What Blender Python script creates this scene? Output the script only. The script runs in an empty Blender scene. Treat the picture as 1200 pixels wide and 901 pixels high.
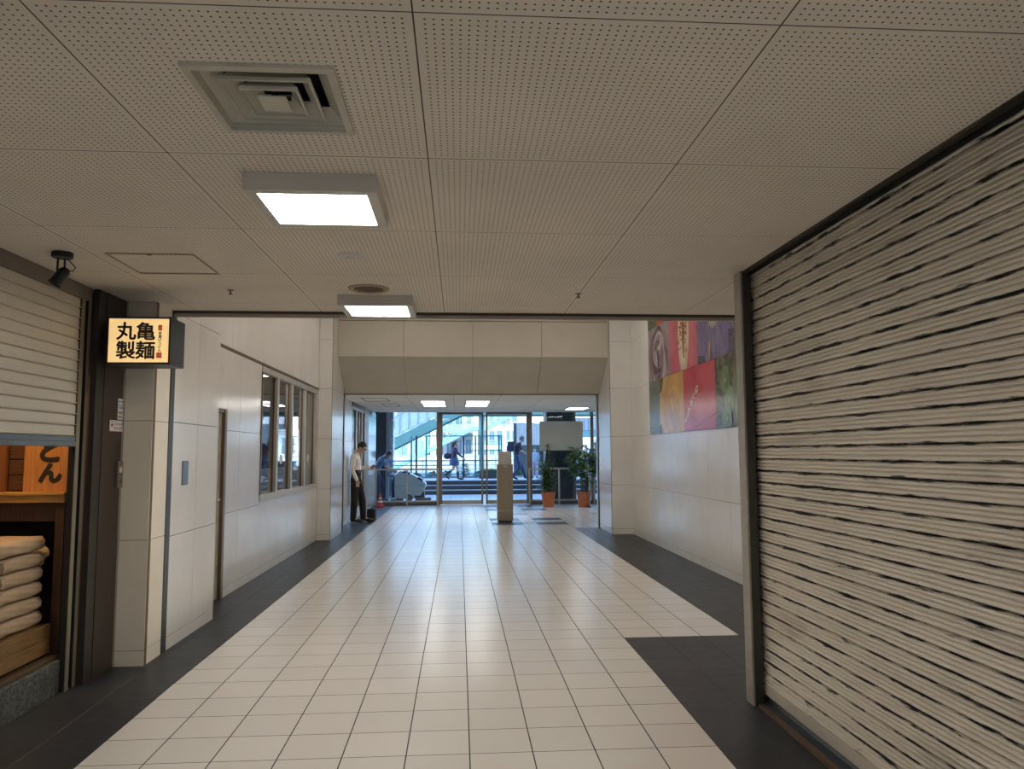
import bpy, bmesh, math, random
from mathutils import Vector, Matrix, Euler
random.seed(7)
PI = math.pi
scn = bpy.context.scene
COL = scn.collection

# ------------------------------------------------------------------ camera, world, sun, exposure
H_CAM = 1.5
cam_d = bpy.data.cameras.new('camera'); cam = bpy.data.objects.new('camera', cam_d); COL.objects.link(cam)
yaw, pitch, roll = .06965, .08961, -.00454
cy_, sy_ = math.cos(yaw), math.sin(yaw); cp_, sp_ = math.cos(pitch), math.sin(pitch)
fw = Vector((sy_*cp_, cy_*cp_, sp_)); rt = Vector((cy_, -sy_, 0)); up = rt.cross(fw)
rt, up = rt*math.cos(roll)+up*math.sin(roll), up*math.cos(roll)-rt*math.sin(roll)
M = Matrix((( rt.x, up.x, -fw.x, 0), (rt.y, up.y, -fw.y, 0), (rt.z, up.z, -fw.z, H_CAM), (0, 0, 0, 1)))
cam.matrix_world = M
cam_d.sensor_width = 36; cam_d.lens = 888.43/1200*36; cam_d.clip_end = 500; cam_d.clip_start = .05
scn.camera = cam
scn.view_settings.view_transform = 'Standard'; scn.view_settings.look = 'None'
scn.view_settings.gamma = 1; scn.view_settings.use_curve_mapping = False
scn.view_settings.exposure = 1.0
SKY, SUN, LAMP, HALL = 0.64, 2.6, 17.5, 1.35
w = bpy.data.worlds.new('sky'); scn.world = w; w.use_nodes = True
nt = w.node_tree; bg = nt.nodes['Background']
sky = nt.nodes.new('ShaderNodeTexSky'); sky.sky_type = 'NISHITA'; sky.sun_disc = False
sky.sun_elevation = math.radians(48); sky.sun_rotation = math.radians(200); sky.air_density = 1.6; sky.dust_density = 1.5
tint = nt.nodes.new('ShaderNodeMix'); tint.data_type = 'RGBA'; tint.blend_type = 'MULTIPLY'; tint.inputs[0].default_value = 1; tint.inputs[7].default_value = (.80, .95, 1.15, 1)
nt.links.new(sky.outputs[0], tint.inputs[6]); nt.links.new(tint.outputs[2], bg.inputs[0]); bg.inputs[1].default_value = SKY
sd = bpy.data.lights.new('sun', 'SUN'); sd.energy = SUN; sd.angle = math.radians(.6); sd.color = (1, .95, .87)
sun = bpy.data.objects.new('sun', sd); COL.objects.link(sun)
sun.rotation_euler = Vector((.35, .62, -.80)).to_track_quat('-Z', 'Y').to_euler()
try:
    scn.cycles.max_bounces = 8; scn.cycles.diffuse_bounces = 5; scn.cycles.glossy_bounces = 4
    scn.cycles.transparent_max_bounces = 16; scn.cycles.use_denoising = True
    scn.cycles.sample_clamp_indirect = 6; scn.cycles.caustics_reflective = False; scn.cycles.caustics_refractive = False
except Exception: pass

# ------------------------------------------------------------------ materials
def _m(name):
    m = bpy.data.materials.new(name); m.use_nodes = True
    return m, m.node_tree, m.node_tree.nodes['Principled BSDF']
def rgb(r, g, b):
    f = lambda c: (c/255/12.92) if c/255 <= .04045 else ((c/255+.055)/1.055)**2.4
    return (f(r), f(g), f(b), 1)
def math_(nt, op, a, b=None, c=None):
    n = nt.nodes.new('ShaderNodeMath'); n.operation = op
    for i, v in enumerate((a, b, c)):
        if v is None: continue
        if isinstance(v, (int, float)): n.inputs[i].default_value = v
        else: nt.links.new(v, n.inputs[i])
    return n.outputs[0]
def coords(nt, scale=None):
    t = nt.nodes.new('ShaderNodeTexCoord'); o = t.outputs['Object']
    if scale:
        mp = nt.nodes.new('ShaderNodeMapping'); mp.inputs['Scale'].default_value = scale
        nt.links.new(o, mp.inputs[0]); o = mp.outputs[0]
    return o
def noise(nt, co, scale, detail=3, rough=.55):
    n = nt.nodes.new('ShaderNodeTexNoise'); n.inputs['Scale'].default_value = scale
    n.inputs['Detail'].default_value = detail; n.inputs['Roughness'].default_value = rough
    nt.links.new(co, n.inputs['Vector']); return n.outputs[0]
def ramp(nt, fac, stops):
    r = nt.nodes.new('ShaderNodeValToRGB'); e = r.color_ramp.elements
    while len(e) < len(stops): e.new(.5)
    for i, (p, c) in enumerate(stops):
        e[i].position = p; e[i].color = c if len(c) == 4 else (*c, 1)
    nt.links.new(fac, r.inputs[0]); return r.outputs[0]
def mixc(nt, fac, a, b, mode='MIX'):
    n = nt.nodes.new('ShaderNodeMix'); n.data_type = 'RGBA'; n.blend_type = mode
    for s, v in ((0, fac), (6, a), (7, b)):
        if isinstance(v, (int, float)): n.inputs[s].default_value = v
        elif isinstance(v, tuple): n.inputs[s].default_value = v
        else: nt.links.new(v, n.inputs[s])
    return n.outputs[2]
def mat(name, col, rough=.5, metal=0, var=.08, nscale=6, spec=.5, scale=None, bump=0, bscale=None):
    m, nt, b = _m(name)
    co = coords(nt, scale)
    n = noise(nt, co, nscale)
    d = tuple(c*(1-var) for c in col[:3])+(1,); l = tuple(min(1, c*(1+var)) for c in col[:3])+(1,)
    nt.links.new(ramp(nt, n, [(.3, d), (.7, l)]), b.inputs['Base Color'])
    b.inputs['Roughness'].default_value = rough; b.inputs['Metallic'].default_value = metal
    b.inputs['Specular IOR Level'].default_value = spec
    if bump:
        bn = nt.nodes.new('ShaderNodeBump'); bn.inputs['Strength'].default_value = bump; bn.inputs['Distance'].default_value = .01
        nt.links.new(noise(nt, co, bscale or nscale*5), bn.inputs['Height']); nt.links.new(bn.outputs[0], b.inputs['Normal'])
    return m
def emit(name, col, s):
    m, nt, b = _m(name)
    b.inputs['Base Color'].default_value = (*col[:3], 1); b.inputs['Emission Color'].default_value = (*col[:3], 1)
    b.inputs['Emission Strength'].default_value = s; return m
def glass(name, tint=(1, 1, 1), gloss=1.0, rough=.0, base=.02):
    m = bpy.data.materials.new(name); m.use_nodes = True; nt = m.node_tree
    for n in list(nt.nodes): nt.nodes.remove(n)
    out = nt.nodes.new('ShaderNodeOutputMaterial'); mx = nt.nodes.new('ShaderNodeMixShader')
    tr = nt.nodes.new('ShaderNodeBsdfTransparent'); tr.inputs[0].default_value = (*tint, 1)
    gl = nt.nodes.new('ShaderNodeBsdfGlossy'); gl.inputs['Roughness'].default_value = rough
    fr = nt.nodes.new('ShaderNodeFresnel'); fr.inputs[0].default_value = 1.5
    f = math_(nt, 'MULTIPLY_ADD', fr.outputs[0], gloss, base)
    f = math_(nt, 'MINIMUM', f, 1.0)
    nt.links.new(f, mx.inputs[0]); nt.links.new(tr.outputs[0], mx.inputs[1]); nt.links.new(gl.outputs[0], mx.inputs[2])
    nt.links.new(mx.outputs[0], out.inputs[0]); return m

# tile floor (s: tile size, joints on object X / Y)
S, X0, R0 = .3203, -1.866, 5.277
def floor_mat(name, base, joint, rough, var, jw=.0054):
    m, nt, b = _m(name); co = coords(nt)
    sp = nt.nodes.new('ShaderNodeSeparateXYZ'); nt.links.new(co, sp.inputs[0])
    def cell(o, off):
        u = math_(nt, 'DIVIDE', math_(nt, 'SUBTRACT', o, off), S)
        fl = math_(nt, 'FLOOR', u); fr = math_(nt, 'SUBTRACT', u, fl)
        d = math_(nt, 'MULTIPLY', math_(nt, 'MINIMUM', fr, math_(nt, 'SUBTRACT', 1.0, fr)), S)
        return fl, d
    fx, dx = cell(sp.outputs[0], X0); fy, dy = cell(sp.outputs[1], R0)
    jx = math_(nt, 'LESS_THAN', dx, jw*.62); jy = math_(nt, 'LESS_THAN', dy, jw*.52)
    j = math_(nt, 'MAXIMUM', jx, jy)
    cb = nt.nodes.new('ShaderNodeCombineXYZ'); nt.links.new(fx, cb.inputs[0]); nt.links.new(fy, cb.inputs[1])
    wn = nt.nodes.new('ShaderNodeTexWhiteNoise'); wn.noise_dimensions = '2D'; nt.links.new(cb.outputs[0], wn.inputs['Vector'])
    n = noise(nt, co, 9, 4)
    v = math_(nt, 'ADD', math_(nt, 'MULTIPLY', wn.outputs['Value'], .8), math_(nt, 'MULTIPLY', noise(nt, co, 1.1, 2), .2))
    d = tuple(c*(1-var) for c in base[:3]); l = tuple(c*(1+var) for c in base[:3])
    c = mixc(nt, j, ramp(nt, v, [(.25, d), (.75, l)]), joint)
    nt.links.new(c, b.inputs['Base Color'])
    n2 = noise(nt, coords(nt, (3, 3, 3)), 3, 3)
    r = math_(nt, 'ADD', math_(nt, 'MULTIPLY', n2, .10), rough-.05)
    nt.links.new(math_(nt, 'MAXIMUM', r, math_(nt, 'MULTIPLY', j, .8)), b.inputs['Roughness'])
    bn = nt.nodes.new('ShaderNodeBump'); bn.inputs['Strength'].default_value = .22; bn.inputs['Distance'].default_value = .002
    hh = math_(nt, 'SUBTRACT', 1.0, j)
    nt.links.new(hh, bn.inputs['Height']); nt.links.new(bn.outputs[0], b.inputs['Normal'])
    return m
M_FLOOR = floor_mat('pale floor tile', (.66, .625, .57, 1), (.03, .032, .035, 1), .245, .02)
M_DARK = floor_mat('charcoal floor tile', (.024, .026, .030, 1), (.07, .07, .065, 1), .42, .12)
M_DARK.node_tree.nodes['Principled BSDF'].inputs['Specular IOR Level'].default_value = .3

# perforated ceiling board
CW, CX, CY, ZC = .9704, -1.0917, 1.8616, 2.6247
def ceil_mat(name, holes=True, base=(.78, .72, .63, 1)):
    m, nt, b = _m(name); co = coords(nt)
    sp = nt.nodes.new('ShaderNodeSeparateXYZ'); nt.links.new(co, sp.inputs[0])
    def ax(o, off):
        u = math_(nt, 'DIVIDE', math_(nt, 'SUBTRACT', o, off), CW)
        fr = math_(nt, 'FRACT', u)
        d = math_(nt, 'MULTIPLY', math_(nt, 'MINIMUM', fr, math_(nt, 'SUBTRACT', 1.0, fr)), CW)
        h = math_(nt, 'SUBTRACT', math_(nt, 'MULTIPLY', fr, 41.5), .75)
        q = math_(nt, 'SUBTRACT', math_(nt, 'FRACT', h), .5)
        ok = math_(nt, 'MULTIPLY', math_(nt, 'GREATER_THAN', h, 0.0), math_(nt, 'LESS_THAN', h, 40.0))
        return d, q, ok
    dx, qx, okx = ax(sp.outputs[0], CX); dy, qy, oky = ax(sp.outputs[1], CY)
    j = math_(nt, 'LESS_THAN', math_(nt, 'MINIMUM', dx, dy), .0024)
    r = math_(nt, 'SQRT', math_(nt, 'ADD', math_(nt, 'MULTIPLY', qx, qx), math_(nt, 'MULTIPLY', qy, qy)))
    hole = math_(nt, 'MULTIPLY', math_(nt, 'LESS_THAN', r, .152), math_(nt, 'MULTIPLY', okx, oky))
    n = noise(nt, co, 1.3, 3)
    c = ramp(nt, n, [(.3, tuple(k*.93 for k in base[:3])), (.7, tuple(k*1.05 for k in base[:3]))])
    if holes: c = mixc(nt, hole, c, (.10, .085, .07, 1))
    c = mixc(nt, j, c, (.10, .09, .075, 1))
    nt.links.new(c, b.inputs['Base Color']); b.inputs['Roughness'].default_value = .85; b.inputs['Specular IOR Level'].default_value = .2
    return m
M_CEIL = ceil_mat('perforated ceiling board')
M_CEIL2 = ceil_mat('plain ceiling board', False, (.86, .83, .77, 1))

def panel_mat(name, base, rough=.22, spec=.5):
    m, nt, b = _m(name); co = coords(nt)
    n = noise(nt, co, 2.0, 4)
    nt.links.new(ramp(nt, n, [(.3, tuple(k*.95 for k in base[:3])), (.7, tuple(min(1, k*1.04) for k in base[:3]))]), b.inputs['Base Color'])
    b.inputs['Roughness'].default_value = rough; b.inputs['Specular IOR Level'].default_value = spec
    bn = nt.nodes.new('ShaderNodeBump'); bn.inputs['Strength'].default_value = .10; bn.inputs['Distance'].default_value = .004
    nt.links.new(noise(nt, co, 5, 3), bn.inputs['Height']); nt.links.new(bn.outputs[0], b.inputs['Normal'])
    return m
M_PANEL = panel_mat('white enamel wall panel', (.77, .745, .70), .16, .6)
M_PANELM = panel_mat('matte enamel panel', (.84, .78, .66), .5, .3)
M_BULK = panel_mat('tan matte bulkhead panel', (.60, .555, .46), .5, .3)
M_JOINT = mat('dark joint', (.05, .042, .035), .8)
M_BROWN = mat('dark brown steel cladding', (.032, .026, .022), .42, .0, .1, 30)
M_BROWN2 = mat('brown steel edge', (.045, .030, .022), .38, .2)
M_DARKMETAL = mat('dark grey metal', (.07, .065, .055), .4, .6)
M_BRONZE = mat('brown trim metal', (.16, .105, .07), .4, .4)
M_ALU = mat('beige anodised aluminium', (.50, .45, .37), .38, .55, .05)
M_ALU2 = mat('window aluminium', (.50, .46, .40), .45, .3, .05)
M_FRAMEB = mat('bronze door frame', (.26, .215, .165), .4, .5)
M_STEEL = mat('brushed steel', (.42, .42, .42), .3, .9, .06, 40, scale=(1, 1, 12))
M_STEELD = mat('dark steel', (.16, .18, .20), .35, .7)
M_WHITEP = mat('white painted metal', (.62, .59, .54), .5, 0, .03)
M_VENT = mat('cream painted vent', (.56, .54, .45), .5, 0, .06, 10)
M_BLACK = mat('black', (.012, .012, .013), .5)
M_BLACKV = mat('cavity black', (.004, .004, .004), .95)
M_RAIL = mat('worn pale rail', (.40, .37, .32), .5, .3, .12, 14)
M_GREYDOOR = mat('cream grey steel door', (.36, .33, .25), .5, 0, .18, 7)
M_ORANGEWOOD = mat('orange lit cedar board', (.50, .22, .07), .5, 0, .22, 5, scale=(14, 14, .8))
M_DARKWOOD = mat('dark stained wood', (.10, .045, .02), .55, 0, .3, 6, scale=(2, 2, 12))
M_POSTWOOD = mat('brown wood post', (.085, .045, .028), .5, 0, .25, 6, scale=(14, 14, 1))
M_BEAM = mat('golden brown wood plank', (.22, .12, .04), .55, 0, .28, 6, scale=(12, 1.2, 12))
M_SHELFW = mat('honey wood shelf', (.55, .30, .09), .45, 0, .2, 6, scale=(1, 12, 12))
M_SACK = mat('kraft paper sack', (.43, .32, .205), .75, 0, .10, 9, bump=.5, bscale=14)
M_INK = mat('black ink', (.02, .014, .01), .7)
M_KRAFT = mat('crumpled kraft paper', (.40, .26, .12), .7, 0, .2, 20, bump=.8, bscale=40)
M_GLASS = glass('clear glass', (.90, .95, .985), .5, .0, .0)
M_GLASSIN = glass('dark window glass', (.95, .96, .96), .55, .0, .02)
M_DIFF = emit('light diffuser', (1, .94, .87), LAMP)
M_HALL = emit('hall light tube', (1, .94, .86), HALL)
M_TUBE = emit('vestibule light tube', (1, .97, .93), 4.8)

def granite(name, a, b_, sc=60, rough=.4):
    m, nt, b = _m(name); co = coords(nt)
    v = nt.nodes.new('ShaderNodeTexVoronoi'); v.inputs['Scale'].default_value = sc; nt.links.new(co, v.inputs['Vector'])
    n = noise(nt, co, sc*.6, 3)
    f = math_(nt, 'MULTIPLY', v.outputs['Distance'], n)
    nt.links.new(ramp(nt, f, [(.1, a), (.5, b_)]), b.inputs['Base Color']); b.inputs['Roughness'].default_value = rough
    return m
M_GRANITE = granite('speckled granite kerb', (.035, .04, .035), (.16, .165, .14), 45)
M_BLKGRAN = granite('black granite', (.012, .014, .017), (.05, .055, .065), 60, .3)
M_SLATE = mat('slate blue stone', (.07, .085, .10), .4, 0, .15, 4)

def shutter_mat():
    m, nt, b = _m('scuffed beige shutter paint'); co = coords(nt)
    sp = nt.nodes.new('ShaderNodeSeparateXYZ'); nt.links.new(co, sp.inputs[0])
    n0 = noise(nt, co, 1.2, 3)
    c = ramp(nt, n0, [(.3, (.64, .58, .49)), (.7, (.72, .66, .565))])
    ph = math_(nt, 'FRACT', math_(nt, 'DIVIDE', math_(nt, 'SUBTRACT', sp.outputs[2], .112), .0707))
    # 0..0.5 distance from the slat joint
    dj = math_(nt, 'MINIMUM', ph, math_(nt, 'SUBTRACT', 1.0, ph))
    near = math_(nt, 'SUBTRACT', 1.0, math_(nt, 'MULTIPLY', dj, 4.2))
    near = math_(nt, 'MAXIMUM', near, 0.0)
    st = noise(nt, coords(nt, (1, 4.4, 46)), 1.0, 4, .62)      # long streaks, one lot per slat
    fine = noise(nt, coords(nt, (1, 9, 260)), 1.0, 3, .6)
    k = math_(nt, 'ADD', math_(nt, 'MULTIPLY', st, .80), math_(nt, 'MULTIPLY', fine, .30))
    k = math_(nt, 'ADD', k, math_(nt, 'MULTIPLY', near, .24))
    mask = ramp(nt, k, [(.715, (0, 0, 0)), (.785, (1, 1, 1))])
    c = mixc(nt, mask, c, (.018, .016, .015, 1))
    sm = noise(nt, coords(nt, (1, 1.1, 5.5)), 1.0, 3, .5)
    c = mixc(nt, math_(nt, 'MULTIPLY', ramp(nt, sm, [(.58, (0, 0, 0)), (.76, (1, 1, 1))]), .45), c, (.13, .105, .085, 1))
    nt.links.new(c, b.inputs['Base Color']); b.inputs['Roughness'].default_value = .45
    return m
M_SHUT = shutter_mat()
M_SHUTL = mat('pale grey shutter paint', (.60, .56, .48), .4, .1, .06, 2)

# ------------------------------------------------------------------ mesh helpers
class MB:
    def __init__(s): s.v = []; s.f = []; s.mi = []
    def face(s, pts, mi=0):
        i = len(s.v); s.v += [tuple(p) for p in pts]; s.f.append(tuple(range(i, i+len(pts)))); s.mi.append(mi)
    def box(s, x0, x1, y0, y1, z0, z1, mi=0, bev=0, M=None):
        if x1 < x0: x0, x1 = x1, x0
        if y1 < y0: y0, y1 = y1, y0
        if z1 < z0: z0, z1 = z1, z0
        bm = bmesh.new(); bmesh.ops.create_cube(bm, size=1)
        for v in bm.verts: v.co = Vector(((x0+x1)/2+v.co.x*(x1-x0), (y0+y1)/2+v.co.y*(y1-y0), (z0+z1)/2+v.co.z*(z1-z0)))
        if bev: bmesh.ops.bevel(bm, geom=list(bm.edges), offset=bev, segments=2, affect='EDGES', profile=.6)
        s.add(bm, mi, M); return s
    def add(s, bm, mi=0, M=None):
        i = len(s.v); bm.verts.index_update()
        for v in bm.verts: s.v.append(tuple(M @ v.co if M else v.co))
        for f in bm.faces: s.f.append(tuple(i+v.index for v in f.verts)); s.mi.append(mi)
        bm.free()
    def tube(s, pts, r, n=10, mi=0, caps=True):
        pts = [Vector(p) for p in pts]; rs = r if isinstance(r, (list, tuple)) else [r]*len(pts)
        rings = []; u = None
        for k, p in enumerate(pts):
            t = (pts[min(k+1, len(pts)-1)]-pts[max(k-1, 0)]).normalized()
            if u is None: u = t.orthogonal().normalized()
            else: u = (u - t*u.dot(t)).normalized()
            v = t.cross(u); i0 = len(s.v)
            for a in range(n):
                s.v.append(tuple(p+(u*math.cos(2*PI*a/n)+v*math.sin(2*PI*a/n))*rs[k]))
            rings.append(i0)
        for k in range(len(pts)-1):
            for a in range(n):
                b = (a+1) % n; s.f.append((rings[k]+a, rings[k]+b, rings[k+1]+b, rings[k+1]+a)); s.mi.append(mi)
        if caps:
            s.f.append(tuple(rings[0]+a for a in range(n))[::-1]); s.mi.append(mi)
            s.f.append(tuple(rings[-1]+a for a in range(n))); s.mi.append(mi)
        return s
    def lathe(s, prof, c=(0, 0, 0), n=24, mi=0, axis='z'):
        i0 = len(s.v)
        for r, z in prof:
            for a in range(n):
                t = 2*PI*a/n; p = (r*math.cos(t), r*math.sin(t), z)
                s.v.append((c[0]+p[0], c[1]+p[1], c[2]+p[2]))
        for k in range(len(prof)-1):
            for a in range(n):
                b = (a+1) % n; s.f.append((i0+k*n+a, i0+k*n+b, i0+(k+1)*n+b, i0+(k+1)*n+a)); s.mi.append(mi)
        return s
    def prism(s, poly, axis, a, b, mi=0):
        """poly: list of 2D points; extruded along axis ('x','y','z') from a to b"""
        def P(p, t):
            return {'x': (t, p[0], p[1]), 'y': (p[0], t, p[1]), 'z': (p[0], p[1], t)}[axis]
        n = len(poly); s.face([P(p, a) for p in poly], mi); s.face([P(p, b) for p in poly][::-1], mi)
        for i in range(n):
            j = (i+1) % n; s.face([P(poly[j], a), P(poly[i], a), P(poly[i], b), P(poly[j], b)], mi)
        return s
    def build(s, name, mats, parent=None, smooth=False, sharp=38):
        me = bpy.data.meshes.new(name); me.from_pydata(s.v, [], s.f)
        if not isinstance(mats, (list, tuple)): mats = [mats]
        for m in mats: me.materials.append(m)
        me.polygons.foreach_set('material_index', s.mi)
        bm = bmesh.new(); bm.from_mesh(me); bmesh.ops.remove_doubles(bm, verts=bm.verts, dist=1e-5)
        bmesh.ops.recalc_face_normals(bm, faces=bm.faces); bm.to_mesh(me); bm.free()
        if smooth:
            for p in me.polygons: p.use_smooth = True
            try: me.set_sharp_from_angle(angle=math.radians(sharp))
            except Exception: pass
        o = bpy.data.objects.new(name, me); COL.objects.link(o)
        if parent is not None: o.parent = parent
        return o
def tag(o, label=None, cat=None, group=None, kind=None):
    if label: o['label'] = label
    if cat: o['category'] = cat
    if group: o['group'] = group
    if kind: o['kind'] = kind
    return o
def struct(o, label=None):
    o['kind'] = 'structure'
    if label: o['label'] = label
    return o
def thing(name, loc, label, cat, group=None, rz=0):
    o = bpy.data.objects.new(name, None); COL.objects.link(o); o.location = loc; o.rotation_euler = (0, 0, rz)
    o.empty_display_size = .1
    return tag(o, label, cat, group)
def kids(o): return [c for c in bpy.data.objects if c.parent == o]
def copy_tree(o, parent=None):
    c = o.copy(); COL.objects.link(c); c.parent = parent
    for ch in kids(o): copy_tree(ch, c)
    return c

def panels(mb, plane, c, us, zs, t=.012, gap=.004, back=.03, skip=(), mi=0, mj=1, bev=.0015):
    """grid of wall panels on a dark backing. plane '+x' (faces +x), '-x', '-y'. us = joints along the wall, zs = joints in height"""
    g = gap/2
    for i in range(len(us)-1):
        for k in range(len(zs)-1):
            u0, u1, z0, z1 = us[i], us[i+1], zs[k], zs[k+1]
            if any(a <= (u0+u1)/2 <= b and lo <= (z0+z1)/2 <= hi for a, b, lo, hi in skip): continue
            if plane == '+x':
                mb.box(c-t, c, u0+g, u1-g, z0+g, z1-g, mi, bev); mb.box(c-t-back, c-t*.5, u0-.0005, u1+.0005, z0-.0005, z1+.0005, mj)
            elif plane == '-x':
                mb.box(c, c+t, u0+g, u1-g, z0+g, z1-g, mi, bev); mb.box(c+t*.5, c+t+back, u0-.0005, u1+.0005, z0-.0005, z1+.0005, mj)
            else:
                mb.box(u0+g, u1-g, c, c+t, z0+g, z1-g, mi, bev); mb.box(u0-.0005, u1+.0005, c+t*.5, c+t+back, z0-.0005, z1+.0005, mj)
    return mb

def text_mesh(mb, body, size, M, mi=0, bold=0.0, sx=1.0, depth=.001):
    cu = bpy.data.curves.new('t', 'FONT'); cu.body = body; cu.size = size; cu.align_x = 'CENTER'; cu.align_y = 'CENTER'
    cu.extrude = depth; cu.resolution_u = 4
    o = bpy.data.objects.new('t', cu); COL.objects.link(o)
    dg = bpy.context.evaluated_depsgraph_get(); me = bpy.data.meshes.new_from_object(o.evaluated_get(dg))
    bm = bmesh.new(); bm.from_mesh(me)
    if sx != 1:
        for v in bm.verts: v.co.x *= sx
    if bold:
        src = bm.copy(); bm2 = bmesh.new()
        for k, (ox, oy) in enumerate(((-1, 0), (1, 0), (0, -1), (0, 1), (.7, .7), (-.7, -.7), (-.7, .7), (.7, -.7), (0, 0))):
            tmp = bpy.data.meshes.new('b'); c2 = src.copy()
            for v in c2.verts: v.co.x += ox*bold; v.co.y += oy*bold; v.co.z += k*.00002
            c2.to_mesh(tmp); c2.free(); bm2.from_mesh(tmp); bpy.data.meshes.remove(tmp)
        src.free(); bm.free(); bm = bm2
    # centre on the ink
    if bm.verts:
        cx = (min(v.co.x for v in bm.verts)+max(v.co.x for v in bm.verts))/2; cyy = (min(v.co.y for v in bm.verts)+max(v.co.y for v in bm.verts))/2
        for v in bm.verts: v.co.x -= cx; v.co.y -= cyy
    mb.add(bm, mi, M)
    bpy.data.objects.remove(o); bpy.data.curves.remove(cu); bpy.data.meshes.remove(me)
def face_m(x, y, z):      # text plane facing -Y
    return Matrix.Translation((x, y, z)) @ Matrix.Rotation(PI/2, 4, 'X')
def face_px(x, y, z):     # text plane facing +X, reading towards +Y
    return Matrix.Translation((x, y, z)) @ Matrix.Rotation(PI/2, 4, 'Z') @ Matrix.Rotation(PI/2, 4, 'X')

# =================================================================== LARGE STRUCTURE
YB = -4.0                      # back of the modelled passage
XL, XR = -2.45, 1.83           # shop fronts
WL, WR = -2.468, 3.19          # hall walls
# ---- floor
def fz(y): return 0 if y >= 5.2 else -.0143*(5.2-y)
fb = MB()
def fq(x0, x1, y0, y1, mi):
    fb.face([(x0, y0, fz(y0)), (x1, y0, fz(y0)), (x1, y1, fz(y1)), (x0, y1, fz(y1))], mi)
KL, KR, KR2 = X0, X0+10*S, X0+13*S
YS = R0+3*S; YE = R0+31*S
for (a, b) in ((YB, 5.2), (5.2, YS)):
    fq(-2.75, KL, a, b, 1); fq(KL, KR, a, b, 0); fq(KR, 3.3, a, b, 1)
fq(-2.75, KL, YS, 22.3, 1); fq(KL, KR2, YS, YE, 0); fq(KR2, 3.3, YS, YE, 1)
fq(KL, 6.5, YE, 22.3, 0); fq(3.3, 6.5, 14, YE, 0)
fb.face([(-7, 8.3, -.002), (-2.6, 8.3, -.002), (-2.6, 22.3, -.002), (-7, 22.3, -.002)], 0)
struct(fb.build('floor', [M_FLOOR, M_DARK]))
# dark inlay tiles in the pale floor near the doors
il = MB()
def inlay(i0, i1, y0, y1): il.box(X0+i0*S, X0+i1*S, y0, y1, -.004, .0012)
for i0, i1 in ((8, 10), (11, 13)):
    for y0, y1 in ((15.95, 16.58), (16.97, 17.55), (19.92, 20.62), (21.1, 21.75)):
        inlay(i0, i1, y0, y1)
inlay(10, 11, 18.6, 18.87); inlay(16, 17, 18.6, 18.9)
struct(il.build('trim_1', M_DARK))
# thin steel drain slots
dr = MB()
for y in (16.78, 18.74, 20.7):
    dr.box(-.59, -.26, y-.03, y+.03, -.004, .0012)
struct(dr.build('trim_2', M_STEELD))

# ---- low perforated ceiling with the opening for the diffuser
def slab_with_hole(mb, x0, x1, y0, y1, z0, z1, hx0, hx1, hy0, hy1, mi=0):
    mb.box(x0, hx0, y0, y1, z0, z1, mi); mb.box(hx1, x1, y0, y1, z0, z1, mi)
    mb.box(hx0, hx1, y0, hy0, z0, z1, mi); mb.box(hx0, hx1, hy1, y1, z0, z1, mi)
V0, V1, V2, V3 = -.80, -.375, 2.155, 2.60
cb = MB(); slab_with_hole(cb, -2.56, 3.3, YB, 6.05, ZC, ZC+.03, V0+.02, V1-.02, V2+.02, V3-.02)
struct(cb.build('ceiling', M_CEIL))
tr = MB(); tr.box(-2.26, 3.2, 6.05, 6.075, 2.602, ZC+.03, 0); tr.box(-2.26, 3.2, 6.05, 6.09, 2.578, 2.602, 1)
tr.box(-2.26, 3.2, 6.075, 6.12, 2.60, 4.6, 1)
struct(tr.build('trim_3', [M_DARKMETAL, mat('tan soffit edge', (.36, .31, .25), .5)]))
# ---- hall ceiling, vestibule ceiling
hc = MB(); hc.box(-2.6, 3.4, 6.05, 15.2, 4.6, 4.7); struct(hc.build('ceiling.001', M_CEIL2))
vc = MB(); vc.box(-2.6, 6.5, 15.05, 21.75, 2.66, 2.72); vc.box(-2.6, -.66, 21.75, 22.16, 2.69, 2.75); vc.box(-.66, 6.5, 21.75, 22.16, 2.81, 2.87)
vc.box(-2.45, 6.5, 21.75, 21.77, 2.66, 2.87)
struct(vc.build('ceiling.002', M_CEIL2))

# ---- left: panel block beside the shop (w1) with the dark strip and the tiled pillar
ZS = [0, .105, .875, 1.748, 2.62, 3.50, 4.38, 4.6]
mb = MB(); panels(mb, '+x', -2.24, [6.12, 6.68, 7.24], [0, .100, .865, 1.75, 2.615, 3.5, 4.38, 4.6])
mb.box(-2.6, -2.27, 6.12, 7.24, 0, 4.6, 0); mb.box(-2.6, -2.241, 7.236, 7.246, 0, 4.6, 0)
mb.box(-2.5, -2.236, 6.03, 6.12, -.01, ZC, 2)
struct(mb.build('wall_left', [M_PANEL, M_JOINT, M_DARKMETAL]))
mb = MB(); panels(mb, '-y', 5.715, [-2.443, -2.236], [-.01, .107, .883, 1.744, ZC]); panels(mb, '+x', -2.24, [5.718, 6.03], [-.01, .107, .883, 1.744, ZC])
mb.box(-2.6, -2.27, 5.76, 6.03, -.01, ZC, 0)
mb.box(-2.449, -2.444, 5.70, 5.73, -.01, ZC, 2)
struct(mb.build('wall_left.001', [M_PANELM, mat('rusty joint', (.16, .10, .05), .8), M_ALU]))
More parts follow.
